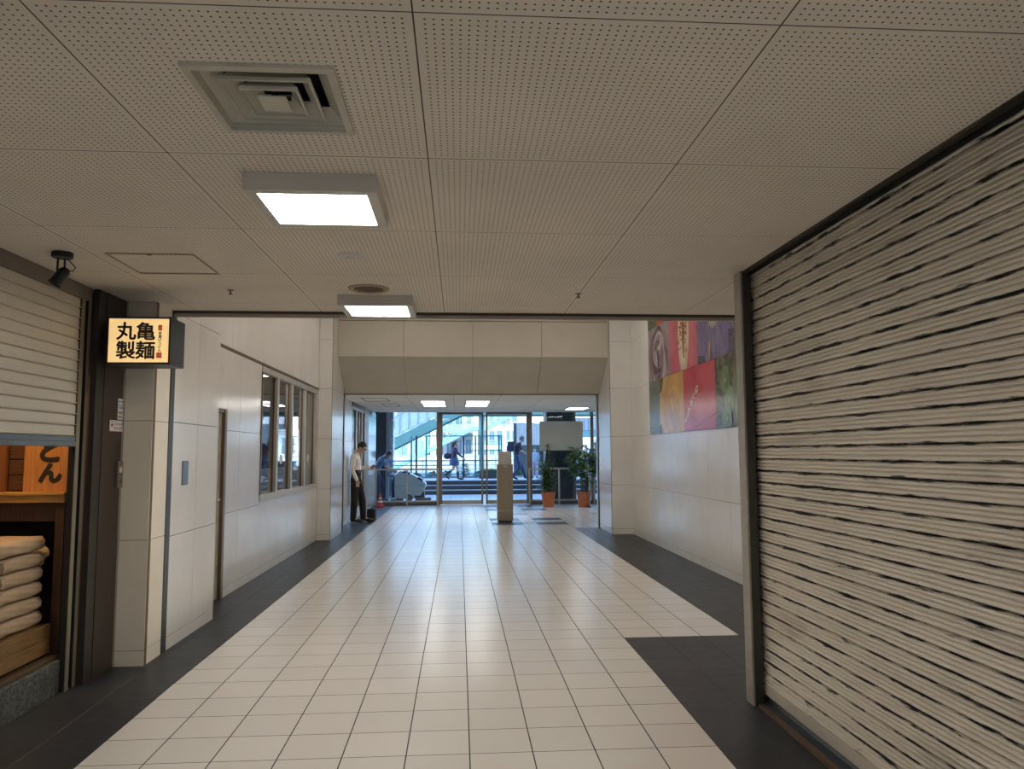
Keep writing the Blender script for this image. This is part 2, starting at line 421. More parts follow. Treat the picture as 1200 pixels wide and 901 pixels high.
# ---- left hall wall
mb = MB()
WIN = (9.65, 13.36, .915, 2.60)
panels(mb, '+x', WL, [8.27, 8.745, 9.65], [0, .10, .872, 1.748, 2.61])
panels(mb, '+x', WL, [9.65, 10.44, 11.22, 12.02, 12.82, 13.5], [0, .10, .915])
mb.box(WL-.042, WL, 13.36, 13.5, .915, 2.61, 0)
panels(mb, '+x', WL, [7.24, 8.396, 9.667, 10.948, 12.163, 13.5], [2.64, 4.6])
panels(mb, '+x', WL, [7.24, 8.27], [1.97, 2.61])
struct(mb.build('wall_left.002', [M_PANEL, M_JOINT]))
t4 = MB(); t4.box(WL-.03, WL+.006, 7.24, 13.5, 2.608, 2.642); struct(t4.build('trim_4', M_BRONZE))
# service door in the left wall
dd = MB(); dd.box(WL-.044, WL-.028, 7.26, 8.19, .01, 1.93, 0, .003)
dr1 = struct(dd.build('door_1', M_GREYDOOR))
fr = MB(); fr.box(WL-.06, WL+.006, 8.19, 8.268, 0, 1.97, 0, .004); fr.box(WL-.06, WL+.006, 7.24, 8.15, 1.93, 1.97, 0, .004); fr.build('door_frame', M_BRONZE, dr1)
hd = MB(); hd.box(WL-.046, WL-.03, 8.03, 8.09, .95, 1.08, 0, .004); hd.tube([(WL-.04, 8.06, 1.03), (WL+.01, 8.06, 1.03), (WL+.01, 7.95, 1.03)], .010); hd.build('door_handle', M_STEEL, dr1)
for z in (.25, 1.7):
    hg = MB(); hg.tube([(WL-.035, 8.14, z), (WL-.035, 8.14, z+.1)], .010); hg.build('hinge', M_STEELD, dr1)
# ---- interior window in the left wall
XG = WL-.045
wf = MB(); y0, y1, z0, z1 = WIN
wf.box(XG-.03, WL+.012, y0, y1, z0, z0+.075, 0, .003); wf.box(XG-.03, WL+.012, y0, y1, z1-.075, z1, 0, .003)
wf.box(XG-.03, WL+.012, y0, y0+.035, z0+.075, z1-.075, 1, .002)
MUL = [(10.46, 10.56), (11.35, 11.455), (12.31, 12.415), (13.24, 13.36)]
for a, b in MUL:
    wf.box(XG-.03, WL+.008, a, b, z0+.075, z1-.075, 0, .003); wf.box(XG-.005, WL-.03, a-.012, a-.001, z0+.075, z1-.075, 1, .002)  # brown strip on each near side stands in for the mullion's shaded recess
win = struct(wf.build('window_1', [M_ALU2, M_BRONZE]))
PN = [(9.685, 10.448), (10.56, 11.338), (11.455, 12.298), (12.415, 13.228)]
M_FILM = mat('frosted grey window film', (.58, .62, .66), .5, 0, .1, 3)
M_FILMP = mat('white film leaf ornament', (.62, .66, .70), .5)
M_ORN = mat('pale blossom sticker', (.80, .74, .62), .6)
for i, (a, b) in enumerate(PN):
    g = MB(); g.box(XG-.003, XG+.003, a, b, z0+.075, z1-.075); g.build('glass_pane', M_GLASSIN, win)
    f = MB(); f.box(XG-.008, XG-.004, a, b, z0+.075, 1.31, 0)
    rnd = random.Random(i)
    for k in range(9):     # leaf sprays printed on the film
        cy, cz, an = rnd.uniform(a+.08, b-.08), rnd.uniform(1.03, 1.27), rnd.uniform(-1, 1)
        pts = []
        for q in range(14):
            t = 2*PI*q/14; u, v = .055*math.cos(t), .014*math.sin(t)*(1-.4*math.cos(t))
            pts.append((XG-.0036, cy+u*math.cos(an)-v*math.sin(an), cz+u*math.sin(an)+v*math.cos(an)))
        f.face(pts, 1)
    f.build('window_film', [M_FILM, M_FILMP], win)
for cy in (10.95, 12.85):
    o = MB()
    for k in range(6):
        an = k*PI/3; 
        pts = [(XG+.004, cy+.055*math.cos(an)+.044*math.cos(2*PI*q/10), 1.42+.045*math.sin(an)+.026*math.sin(2*PI*q/10)) for q in range(10)]
        o.face(pts)
    o.build('blossom_sticker', M_ORN, win)
# room behind the window
rm = MB()
rm.box(-6.9, -6.8, 8.3, 22.2, 0, 2.7); rm.box(-6.9, -2.6, 8.2, 8.3, 0, 2.7)
rm.box(-6.8, -4.78, 20.0, 20.1, 0, 2.66); rm.box(-4.02, -2.62, 20.0, 20.1, 0, 2.66); rm.box(-4.78, -4.02, 20.0, 20.1, 0, .9); rm.box(-4.78, -4.02, 20.0, 20.1, 2.12, 2.66)  # partition added to block the bright far glazing, with an opening left
struct(rm.build('wall_back', mat('office wall paint', (.42, .39, .33), .7)))
rc = MB(); rc.box(-6.9, -2.6, 8.2, 22.3, 2.66, 2.72); struct(rc.build('ceiling.003', mat('office ceiling', (.35, .31, .26), .8)))
bk = MB(); bk.box(-2.62, WL-.045, 7.24, 8.27, 0, 2.65); bk.box(-2.62, WL-.04, 7.24, 15, 2.66, 4.6); bk.box(-2.62, WL-.045, 8.27, 9.65, 0, 2.66)
bk.box(-2.62, WL-.045, 9.65, 13.36, 0, .915); bk.box(-2.62, WL-.045, 13.36, 15.0, 0, 2.66)
struct(bk.build('wall_left.003', mat('office side wall', (.42, .39, .33), .7)))

# ---- portal: left pillar, right pillar
mb = MB()
panels(mb, '-y', 13.5, [WL, -2.236], [0, .10, .884, 1.757, 2.635, 3.51, 4.38, 4.6])
panels(mb, '+x', -2.236, [13.513, 14.86], [0, .10, .884, 1.757, 2.635, 3.51, 4.38, 4.6])
mb.box(-2.6, -2.27, 13.55, 14.86, 0, 4.6, 0)
mb.box(-2.6, -2.222, 14.86, 14.95, 0, 2.66, 2); mb.box(-2.42, -2.39, 14.95, 14.965, 0, 2.66, 3)
panels(mb, '+x', -2.40, [14.965, 16.10, 17.25], [0, .10, .884, 1.757, 2.66]); mb.box(-2.55, -2.43, 14.965, 17.25, 0, 2.66, 0)
mb.box(-2.55, -2.398, 17.24, 17.262, 0, 2.66, 2)
struct(mb.build('wall_left.004', [M_PANEL, M_JOINT, M_DARKMETAL, M_ALU]))
mb = MB()
panels(mb, '-y', 13.9, [2.80, WR+.02], [0, .10, .898, 1.788, 2.683, 3.565, 4.4, 4.6])
panels(mb, '-x', 2.80, [13.913, 15.15], [0, .10, .898, 1.788, 2.683, 3.565, 4.4, 4.6])
mb.box(2.84, 3.3, 13.95, 15.15, 0, 4.6, 0); mb.box(2.785, 3.3, 15.15, 15.25, 0, 2.66, 2); mb.box(2.795, 3.3, 15.25, 15.40, 0, 2.66, 3)
mb.box(3.2, 6.5, 15.2, 15.3, 0, 2.72, 0)
struct(mb.build('wall_right.001', [M_PANEL, M_JOINT, M_DARKMETAL, M_WHITEP]))
# ---- right hall wall
mb = MB(); ys = [4.72, 5.57, 6.38, 7.19, 8.01, 8.821, 9.62, 10.451, 11.259, 12.14, 12.98, 13.90]
panels(mb, '-x', WR, ys, [0, .10, .902, 1.787, 2.66, 3.54, 4.4, 4.6])
mb.box(WR+.04, WR+.2, 4.6, 13.95, 0, 4.6, 0)
struct(mb.build('wall_right', [M_PANEL, M_JOINT]))
# ---- bulkhead above the opening
mb = MB(); xs = [-2.236, -1.033, .249, 1.537, 2.80]
g = .003
for i in range(4):
    a, b = xs[i]+g, xs[i+1]-g
    for z0_, z1_ in ((3.283, 3.95), (3.956, 4.6)): mb.box(a, b, 14.05, 14.09, z0_+g, z1_-g, 0, .002)
    mb.prism([(14.05, 3.283-g), (15.02, 2.665), (15.02, 2.72), (14.09, 3.32)], 'x', a, b, 0)
mb.box(-2.236, 2.80, 14.095, 14.2, 3.3, 4.6, 1); mb.prism([(14.10, 3.29), (15.02, 2.705), (15.1, 2.8), (14.15, 3.5)], 'x', -2.236, 2.80, 1)
struct(mb.build('wall_back.001', [M_BULK, mat('tan joint', (.30, .24, .16), .8)]))
t = MB(); t.box(-2.236, 2.80, 15.02, 15.06, 2.645, 2.70); struct(t.build('trim_5', M_BRONZE))
# ---- vestibule left side: tall window, brown post, pale panel
t = MB()
t.box(-2.46, -2.40, 17.27, 17.33, .1, 2.6, 0); t.box(-2.46, -2.40, 17.27, 19.5, 2.50, 2.57, 0); t.box(-2.46, -2.40, 17.27, 19.5, 0, .22, 0)
t.box(-2.46, -2.40, 17.95, 18.12, .22, 2.5, 0, .004); t.box(-2.45, -2.41, 18.48, 18.58, .22, 2.5, 1, .004); t.box(-2.46, -2.40, 19.0, 19.12, .22, 2.5, 0, .004)
t.box(-2.56, -2.385, 19.4, 20.25, 0, 2.66, 2, .004); t.box(-2.50, -2.385, 17.27, 19.5, 2.57, 2.66, 3)
wv = struct(t.build('window_2', [M_ALU2, M_BRONZE, M_FRAMEB, M_DARKMETAL]))
g = MB(); g.box(-2.432, -2.428, 17.33, 19.4, .22, 2.5); g.build('glass_pane', M_GLASSIN, wv)
mb = MB(); panels(mb, '+x', -2.40, [20.25, 21.2, 22.16], [0, .10, .884, 1.757, 2.70]); mb.box(-2.6, -2.43, 20.25, 22.16, 0, 2.7, 0)
struct(mb.build('wall_left.005', [panel_mat('pale glossy panel', (.62, .64, .65), .12), M_JOINT]))
sv = MB(); sv.box(6.5, 6.6, 15.2, 22.2, 0, 2.9); struct(sv.build('wall_right.002', M_PANEL))

# ---- passage end behind the camera + walls above/behind shop fronts
mb = MB()      # unseen glazed exit added behind the camera to fill the passage with daylight
for x in (-2.5, -1.1, .3, 1.72): mb.box(x, x+.08, YB-.05, YB, -.14, ZC, 0, .004)
mb.box(-2.5, 1.8, YB-.05, YB, 2.50, ZC, 0); mb.box(-2.5, 1.8, YB-.05, YB, -.16, -.05, 0)
wr = struct(mb.build('added_rear_window', M_FRAMEB)); g = MB(); g.box(-2.42, 1.72, YB-.03, YB-.02, -.05, 2.5); g.build('glass_pane', M_GLASS, wr)
mb = MB(); mb.box(-30, 30, -60, YB-.05, -.4, -.16); struct(mb.build('floor.004', mat('added rear paving', (.27, .26, .25), .7, 0, .05, 2)))  # ground outside the added exit, darkened to dim its reflection in the glass
mb = MB(); mb.box(1.90, 3.25, YB, 4.68, -.2, ZC+.02, 0); mb.box(1.90, 3.2, 4.68, 4.70, 0, ZC, 1)
struct(mb.build('wall_right.003', [M_BLACK, M_PANEL]))
# building mass above: unseen roof and upper floors, made tall to cast shade outside
mb = MB(); mb.box(-14, 14, YB-.3, 24.4, 4.8, 24); mb.box(-14, 14, 22.16, 24.4, 3.4, 4.8)
mb.box(-14, -7.0, YB-.3, 22.3, -.2, 4.8); mb.box(6.7, 14, YB-.3, 22.3, -.2, 4.8); mb.box(-7, -2.62, YB-.3, YB-.1, -.2, 4.8); mb.box(1.82, 7, YB-.3, YB-.1, -.2, 4.8); mb.box(-2.62, 1.82, YB-.3, YB-.1, ZC, 4.8)
struct(mb.build('wall_front', mat('building mass concrete', (.30, .29, .27), .8)))
rf = MB(); rf.box(-7, 6.7, YB-.2, 6.1, 2.9, 3.0); rf.box(-7.0, -2.62, 8.1, 22.3, 2.75, 3.4); struct(rf.build('ceiling.004', M_BLACK))
rf = MB(); rf.box(-2.62, 6.7, 15.12, 22.16, 2.9, 3.0); rf.box(-7, 6.7, 22.1, 22.35, 2.88, 3.5); struct(rf.build('ceiling.005', mat('concrete slab', (.2, .2, .2), .8)))

# ---- entrance glazing
YG = 22.2
MU = MB()
def post(x0, x1, z1=2.81, z0=0): MU.box(x0, x1, YG-.04, YG+.04, z0, z1, 0, .004)
post(-.655, -.54); post(2.02, 2.13); post(3.86, 3.95)
MU.box(-.54, 2.02, YG-.06, YG+.06, 2.68, 2.81, 0, .004)
MU.box(-2.40, -.655, YG-.03, YG+.03, 0, .13, 1, .003); MU.box(2.13, 6.5, YG-.03, YG+.03, 0, .10, 1, .003)
gl = struct(MU.build('window_3', [M_FRAMEB, mat('dull glazing sill', (.16, .14, .12), .5)]))
g = MB(); g.box(-2.40, -.655, YG-.006, YG+.006, .13, 2.70); g.build('glass_pane', M_GLASS, gl)
g = MB(); g.box(2.13, 3.86, YG-.006, YG+.006, .10, 2.81); g.build('glass_pane', M_GLASS, gl)
g = MB(); g.box(3.95, 6.5, YG-.006, YG+.006, .10, 2.81); g.build('glass_pane', M_GLASS, gl)
for n_, (x0, x1) in ((2, (-.54, .70)), (3, (.775, 2.02))):
    d = MB(); z0_, z1_ = .02, 2.68
    lw = .055
    d.box(x0, x0+lw, YG-.025, YG+.025, z0_, z1_, 0, .003); d.box(x1-lw, x1, YG-.025, YG+.025, z0_, z1_, 0, .003)
    d.box(x0+lw, x1-lw, YG-.025, YG+.025, z0_, .135, 1, .003); d.box(x0+lw, x1-lw, YG-.025, YG+.025, z1_-.06, z1_, 0, .003)
    do = struct(d.build('door_%d' % n_, [M_FRAMEB, M_ALU]))
    g = MB(); g.box(x0+lw, x1-lw, YG-.006, YG+.006, .135, z1_-.06); g.build('glass_pane', M_GLASS, do)
th = MB(); th.box(-.6, 2.07, YG-.10, YG+.10, -.003, .006); struct(th.build('trim_6', M_STEEL))
fa = MB(); fa.box(-7, -2.45, YG-.03, YG+.03, 0, .1, 0); fa.box(-7, -2.45, YG-.03, YG+.03, 2.6, 2.7, 0)
for x in (-6.9, -5.5, -4.0, -2.5): fa.box(x, x+.08, YG-.03, YG+.03, .1, 2.6, 0)
fo = struct(fa.build('window_4', M_FRAMEB)); g = MB(); g.box(-6.9, -2.45, YG-.005, YG+.005, .1, 2.6); g.build('glass_pane', M_GLASS, fo)

# =================================================================== RIGHT SHUTTER
PITCH = .0707
def shutter_profile(z0, n, pitch, x, sgn, ribs=3):
    pts = []
    for i in range(n):
        zb = z0+i*pitch
        pts += [(x+sgn*.030, zb+.000), (x+sgn*.030, zb+.0048), (x+sgn*.004, zb+.0055), (x+sgn*.001, zb+.010)]
        L = pitch-.012
        for r in range(ribs):
            a = zb+.010+L*(r/ribs); h = L/ribs
            pts += [(x+sgn*.0005, a+h*.22), (x+sgn*.002, a+h*.50), (x+sgn*.011, a+h*.70), (x+sgn*.011, a+h*.84), (x+sgn*.002, a+h*.99)]
    return pts
def ext_profile(mb, pts, y0, y1, mi=0):
    for a, b in zip(pts[:-1], pts[1:]):
        mb.face([(a[0], y0, a[1]), (a[0], y1, a[1]), (b[0], y1, b[1]), (b[0], y0, b[1])], mi)
rs = thing('roller_shutter', (1.83, 4.6, 0), 'closed beige roller shutter with black scuff streaks filling the right side', 'shutter')
def local(o, root):
    o.parent = root; o.matrix_parent_inverse = Matrix.Translation(root.location).inverted(); return o
s = MB(); ext_profile(s, shutter_profile((.112), 36, PITCH, 1.83, 1), YB, 4.60); local(s.build('slat_curtain', M_SHUT, rs), rs)['label'] = 'beige slat curtain scuffed with black streaks'
s = MB(); s.box(1.822, 1.86, YB, 4.60, .058, .118, 0, .003); local(s.build('bottom_bar', mat('pale bottom bar', (.50, .45, .38), .5), rs), rs)
s = MB(); s.box(1.75, 1.80, 4.555, 4.665, -.01, ZC, 0, .002); s.box(1.762, 1.812, 4.545, 4.556, -.01, ZC, 1); s.box(1.80, 1.90, 4.605, 4.66, -.01, ZC, 1)
local(s.build('guide_rail', [M_RAIL, M_DARKMETAL], rs), rs)
s = MB(); s.box(1.80, 1.90, YB, 4.62, 2.606, ZC, 0); s.box(1.765, 1.80, YB, 4.60, 2.613, ZC, 1, .002); local(s.build('head_box', [M_BLACKV, M_DARKMETAL], rs), rs)
s = MB(); s.prism([(1.80, -.13), (1.92, -.13), (1.92, .045), (1.86, .045), (1.85, .012), (1.80, .006)], 'y', YB, 4.57, 0); s.box(1.776, 1.80, YB, 4.57, -.13, .004, 1)
s.box(1.86, 1.9, YB, 4.6, .0, .07, 2)
local(s.build('floor_track', [M_STEELD, mat('rusty track edge', (.13, .075, .045), .6), M_BLACK], rs), rs)

# =================================================================== LEFT SHOP FRONT
ls = thing('roller_shutter', (-2.51, 5.2, 0), 'half raised grey roller shutter over the noodle shop opening on the left', 'shutter')
s = MB(); pts = []; ZL0 = 1.618
nsl = 13
for i in range(nsl):
    zb = ZL0+i*PITCH
    pts += [(-2.519, zb), (-2.518, zb+.002), (-2.504, zb+.004), (-2.502, zb+.0075), (-2.505, zb+.011), (-2.511, zb+.0125), (-2.5105, zb+.020), (-2.510, zb+.040), (-2.511, zb+PITCH-.005), (-2.517, zb+PITCH-.003)]
ext_profile(s, pts, YB, 5.15); local(s.build('slat_curtain', M_SHUTL, ls), ls)
s = MB(); s.box(-2.535, -2.495, YB, 5.148, 1.553, 1.585, 0, .004); s.box(-2.53, -2.50, YB, 5.148, 1.585, 1.618, 0, .003); local(s.build('bottom_bar', M_STEELD, ls), ls)
s = MB(); s.box(-2.503, -2.497, 5.152, 5.195, -.01, ZC, 0, .001); s.box(-2.545, -2.503, 5.155, 5.192, -.01, ZC, 1); s.box(-2.55, -2.53, 5.195, 5.245, -.01, ZC, 1); s.box(-2.503, -2.497, 5.245, 5.285, -.01, ZC, 0, .001); s.box(-2.53, -2.503, 5.247, 5.285, -.01, ZC, 1)
local(s.build('guide_rail', [mat('brass grey rail', (.30, .26, .19), .4, .5), M_BLACK], ls), ls)
s = MB(); s.box(-2.60, -2.492, YB, 5.26, ZL0+nsl*PITCH-.004, ZC, 0, .002); local(s.build('head_box', mat('shutter head plate', (.17, .14, .11), .5), ls), ls)
# brown steel panel to the right of the opening
s = MB(); s.box(-2.49, -2.452, 5.288, 5.40, -.02, ZC, 1); s.box(-2.62, -2.447, 5.40, 5.712, -.02, ZC, 0, .002)
struct(s.build('wall_left.006', [M_BROWN2, M_BROWN]))
# shop interior shell
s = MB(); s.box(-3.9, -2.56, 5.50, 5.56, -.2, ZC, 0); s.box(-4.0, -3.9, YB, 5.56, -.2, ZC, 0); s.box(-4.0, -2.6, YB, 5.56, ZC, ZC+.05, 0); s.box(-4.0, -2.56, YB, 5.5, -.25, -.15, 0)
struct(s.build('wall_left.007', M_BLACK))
s = MB(); s.box(-2.56, -2.50, 5.34, 5.50, -.01, ZC, 0, .003); struct(s.build('trim_7', M_POSTWOOD))
# granite kerb, ledge, wooden step
s = MB(); s.box(-2.62, -2.535, YB, 5.185, -.14, .197, 0, .004); tag(s.build('granite_kerb', M_GRANITE), 'speckled dark granite kerb along the foot of the shop opening', 'kerb')
s = MB(); s.box(-2.64, -2.56, YB, 5.19, .197, .222, 0, .003); tag(s.build('ledge_strip', mat('bronze ledge', (.12, .085, .045), .4, .5)), 'narrow bronze ledge strip on top of the granite kerb', 'ledge')
s = MB(); s.box(-3.3, -2.622, YB, 5.20, .236, .325, 0, .003); s.box(-3.3, -2.626, YB, 5.20, .328, .418, 0, .003)
tag(s.build('wooden_platform', M_BEAM), 'low golden brown plank platform under the stacked flour sacks', 'platform')
# noodle board, slatted wall, shelf
YW = 5.30
s = MB()
for k in range(5): s.box(-3.6, -2.60, YW+.06, YW+.085, 1.26+k*.105, 1.36+k*.105, 0, .004)
tag(s.build('slat_panel', M_DARKWOOD), 'dark brown horizontal board panel behind the orange name board', 'panel')
nb = thing('name_board', (-2.62, YW, 1.255), 'orange cedar board with bold black brush characters standing on the shop shelf', 'board')
s = MB(); s.box(-2.893, -2.607, YW-.01, YW+.02, 1.255, 2.05, 0, .004); local(s.build('board_panel', M_ORANGEWOOD, nb), nb)
s = MB(); text_mesh(s, 'ど', .175, face_m(-2.715, YW-.0115, 1.535), 0, .008); text_mesh(s, 'ん', .140, face_m(-2.72, YW-.0115, 1.38), 0, .008, 1.12); text_mesh(s, 'う', .16, face_m(-2.72, YW-.0115, 1.75), 0, .008)
local(s.build('lettering', M_INK, nb), nb)
s = MB(); s.box(-3.35, -3.005, YW-.02, YW+.015, 1.255, 2.05, 0, .004); tag(s.build('wooden_board', mat('red brown cedar board', (.23, .085, .03), .5, 0, .2, 5, scale=(14, 14, .8))), 'plain red brown upright board left of the orange name board', 'board')
s = MB(); s.box(-3.5, -2.60, YW-.06, YW+.055, 1.235, 1.254, 0, .003); s.box(-3.5, -2.604, YW-.045, YW+.055, 1.185, 1.235, 0, .003)
tag(s.build('shelf', M_SHELFW), 'honey coloured wooden shelf below the orange name board', 'shelf')
s = MB(); s.box(-3.5, -2.67, YW-.0, YW+.08, 1.06, 1.184, 0, .003); s.box(-2.665, -2.608, YW-.03, YW+.1, -.0, 1.184, 0, .003)
tag(s.build('counter_frame', M_POSTWOOD), 'dark brown wooden post and rail under the honey coloured shelf', 'frame')
# sacks
def sack(w, d, h):
    bm = bmesh.new(); bmesh.ops.create_cube(bm, size=1)
    bmesh.ops.subdivide_edges(bm, edges=list(bm.edges), cuts=7, use_grid_fill=True)
    for v in bm.verts:
        x, y, z = v.co.x*2, v.co.y*2, v.co.z*2
        ex = max(abs(x), abs(y))
        pin = 1-.10*max(0, ex-.55)/.45*1.0
        k = 1-.05*abs(z)**3
        zz = z*pin if abs(z) > .01 else z
        x2 = math.copysign(abs(x)**.9, x) if x else 0; y2 = math.copysign(abs(y)**.9, y) if y else 0
        n_ = .03*math.sin(7*x+5*y+7*z)+.02*math.sin(13*y-6*z)
        v.co = Vector((x2*w/2*k*(1+n_*.5), y2*d/2*k*(1+n_*.5), zz*h/2*(1+n_)+(0 if abs(z) > .9 else 0)))
    return bm
SK = MB(); SK.add(sack(.58, .43, .091)); proto = None
labels = ['second', 'third', 'fourth', 'fifth', 'bottom']
for i in range(5):
    z = .42+.0465+(4-i)*.093
    if proto is None:
        o = SK.build('flour_sack', M_SACK, smooth=True, sharp=75); proto = o
    else:
        o = proto.copy(); COL.objects.link(o)
    o.location = (-2.955+random.uniform(-.008, .008), 4.945+random.uniform(-.008, .008), z); o.rotation_euler = (0, 0, random.uniform(-.03, .03))
    tag(o, 'brown paper flour sack, %s from the top of the right-hand stack' % labels[i] if i < 4 else 'brown paper flour sack at the very bottom of the right-hand stack', 'sack', 'paper flour sacks in the shop')
# top sack carries ink print
ts = thing('flour_sack', (-2.985, 4.905, .935), 'brown paper flour sack with black print lying on top of the stack', 'sack', 'paper flour sacks in the shop', .04)
a = MB(); a.add(sack(.64, .53, .094)); sbd = a.build('sack_body', M_SACK, ts, smooth=True, sharp=75)
a = MB(); text_mesh(a, '小麦粉', .11, Matrix.Translation((.04, -.04, .0485)) @ Matrix.Rotation(PI*.5, 4, 'Z'), 0, .002); a.build('black_print', M_INK, ts)
a = MB(); text_mesh(a, '25kg', .05, Matrix.Translation((.2, -.1, .0475)) @ Matrix.Rotation(PI*.5, 4, 'Z'), 0); a.build('red_print', mat('red brown ink', (.35, .08, .03), .7), ts)
pos = ['top', 'second', 'third', 'fourth', 'bottom']
for i in range(5):
    o = proto.copy(); COL.objects.link(o); o.location = (-3.03, 4.475, .42+.0465+(4-i)*.093); o.rotation_euler = (0, 0, random.uniform(-.03, .03))
    tag(o, 'brown paper flour sack at the left edge, %s in the nearer stack' % (pos[i]+('most' if i == 0 else '')) if i in (0, 4) else 'brown paper flour sack at the left edge, %s down the nearer stack' % pos[i], 'sack', 'paper flour sacks in the shop')
# bin and paper bag
b = MB(); b.lathe([(.001, 0), (.075, 0), (.088, .33), (.09, .34), (.082, .34), (.07, .02)], (-2.83, 5.275, .42), 20); 
tag(b.build('bin', M_BLACK, smooth=True), 'round black bin standing behind the right-hand sack stack', 'bin')
bm = bmesh.new(); bmesh.ops.create_icosphere(bm, subdivisions=3, radius=1)
for v in bm.verts:
    p = v.co.copy(); k = 1+.13*math.sin(7*p.x+3*p.z)+.10*math.sin(11*p.y-5*p.x)+random.uniform(-.05, .05)
    v.co = Vector((p.x*.11*k, p.y*.08*k, p.z*.075*k))
b = MB(); b.add(bm, 0, Matrix.Translation((-2.80, 5.235, .845)) @ Matrix.Scale(.72, 4, (0, 1, 0)))
tag(b.build('paper_bag', M_KRAFT), 'crumpled brown paper bag lying on the black bin', 'paper bag')

# ---- lantern style sign box
SY = 5.25
sg = thing('shop_sign', (-2.16, 5.25, 2.1), 'glowing yellow box sign with black Japanese lettering on the brown shop pillar', 'sign')
s = MB(); x0, x1, z0, z1 = -2.375, -1.957, 2.105, 2.43; SD = 5.515
s.box(x0, x1, SY+.012, SD, z0, z1, 0, .003)
for a in ((x0, x0+.010, z0, z1), (x1-.012, x1, z0, z1), (x0, x1, z1-.013, z1), (x0, x1, z0, z0+.014)): s.box(a[0], a[1], SY-.004, SY+.014, a[2], a[3], 0, .001)
s.box(-2.46, x0, 5.42, 5.47, 2.18, 2.36, 0, .003)
local(s.build('sign_box', mat('dark green black sign case', (.025, .03, .03), .4), sg), sg)
m, nt, b = _m('glowing sign face'); co = coords(nt)
n = noise(nt, co, 4, 2)
c = ramp(nt, n, [(.3, (.92, .60, .24)), (.7, (1, .70, .33))]); nt.links.new(c, b.inputs['Base Color']); nt.links.new(c, b.inputs['Emission Color']); b.inputs['Emission Strength'].default_value = .40
s = MB(); s.box(x0+.010, x1-.012, SY, SY+.012, z0+.014, z1-.013); local(s.build('sign_face', m, sg), sg)
s = MB(); yy = SY-.002
cw = (x1-x0)
for ch, u, v in (('丸', .30, .70), ('亀', .605, .70), ('製', .30, .30), ('麺', .605, .30)):
    text_mesh(s, ch, .128, face_m(x0+cw*u, yy, z0+(z1-z0)*v), 0, .0030, 1.03)
for k, ch in enumerate('釜揚げうどん'):
    text_mesh(s, ch, .0235, face_m(x0+cw*.832, yy, z0+(z1-z0)*(.66-.073*k)), 0, .0003)
local(s.build('lettering', M_INK, sg), sg)['label'] = 'black brush style characters'
s = MB(); RED = emit('backlit red seal', (.62, .06, .025), .22)
SL = mat('seal letters', (.9, .6, .3), .6)
s.box(x0+cw*.80, x0+cw*.862, yy-.0005, yy+.001, z0+(z1-z0)*.71, z0+(z1-z0)*.83, 0)
text_mesh(s, '讃', .019, face_m(x0+cw*.831, yy-.001, z0+(z1-z0)*.80), 1, .0003); text_mesh(s, '岐', .019, face_m(x0+cw*.831, yy-.001, z0+(z1-z0)*.742), 1, .0003)
local(s.build('red_seal', [RED, SL], sg), sg)['label'] = 'upper small red seal stamp'
s = MB(); s.box(x0+cw*.785, x0+cw*.868, yy-.0005, yy+.001, z0+(z1-z0)*.135, z0+(z1-z0)*.25, 0)
text_mesh(s, '製麺', .017, face_m(x0+cw*.827, yy-.001, z0+(z1-z0)*.193), 1, .0003)
local(s.build('red_seal', [RED, SL], sg), sg)['label'] = 'lower small red seal stamp'
# ---- notices and key switch on the brown pillar
XN = -2.446
def paper(name, y0, y1, z0, z1, label, blocks, cat='notice'):
    t = thing(name, (XN, (y0+y1)/2, z0), label, cat)
    s = MB(); s.box(XN-.001, XN+.002, y0, y1, z0, z1, 0); local(s.build('sheet', mat('white notice paper', (.60, .58, .54), .6), t), t)
    s = MB()
    for (a, b, c, d, k) in blocks: s.box(XN+.002, XN+.0028, y0+(y1-y0)*a, y0+(y1-y0)*b, z0+(z1-z0)*c, z0+(z1-z0)*d, k)
    local(s.build('printing', [mat('grey print', (.12, .12, .12), .6), mat('red print', (.55, .04, .03), .6), mat('blue print', (.10, .35, .65), .6)], t), t)
    return t
bl = [(.0, 1, .0, .035, 1), (.08, .24, .45, .68, 1), (.05, .5, .86, .90, 0)]
for i in range(6):
    for j in range(2): bl.append((.32+.11*i, .37+.11*i, .25+.33*j, .42+.33*j, [0, 1, 0, 2, 0, 1][(i+j*3) % 6]))
    bl.append((.32+.11*i, .38+.11*i, .18, .21, 0))
paper('notice', 5.505, 5.705, 1.662, 1.742, 'white landscape notice with red arrow on the brown shop pillar', bl)
bl = [(.0, 1, .66, .72, 2)]
for j, z in enumerate((.82, .52, .28, .08)):
    for i in range(3): bl.append((.12+.27*i, .3+.27*i, z, z+.1, (0, 2, 1, 0)[(i+j) % 4]))
paper('notice', 5.62, 5.705, 1.75, 1.90, 'narrow upright notice with blue stripe above the landscape notice', bl)
ks = thing('key_switch_box', (XN, 5.66, 1.26), 'stainless shutter key switch box with orange sticker on the brown pillar', 'switch box')
s = MB(); s.box(XN, XN+.018, 5.625, 5.705, 1.262, 1.452, 0, .003); local(s.build('case', mat('dull bronze steel case', (.20, .17, .14), .45, .5), ks), ks)
s = MB(); s.box(XN+.018, XN+.0188, 5.645, 5.69, 1.37, 1.405, 0); s.box(XN+.018, XN+.0188, 5.645, 5.69, 1.405, 1.42, 1); local(s.build('sticker', [mat('white sticker', (.6, .6, .58), .6), mat('orange sticker', (.65, .22, .05), .6)], ks), ks)
s = MB(); s.tube([(XN+.018, 5.662, 1.305), (XN+.026, 5.662, 1.305)], .011, 14); local(s.build('keyhole', M_BRONZE, ks), ks)
wp = thing('wall_plate', (-2.24, 6.41, 1.25), 'dark steel rectangular plate on the white wall beside the dark strip', 'plate')
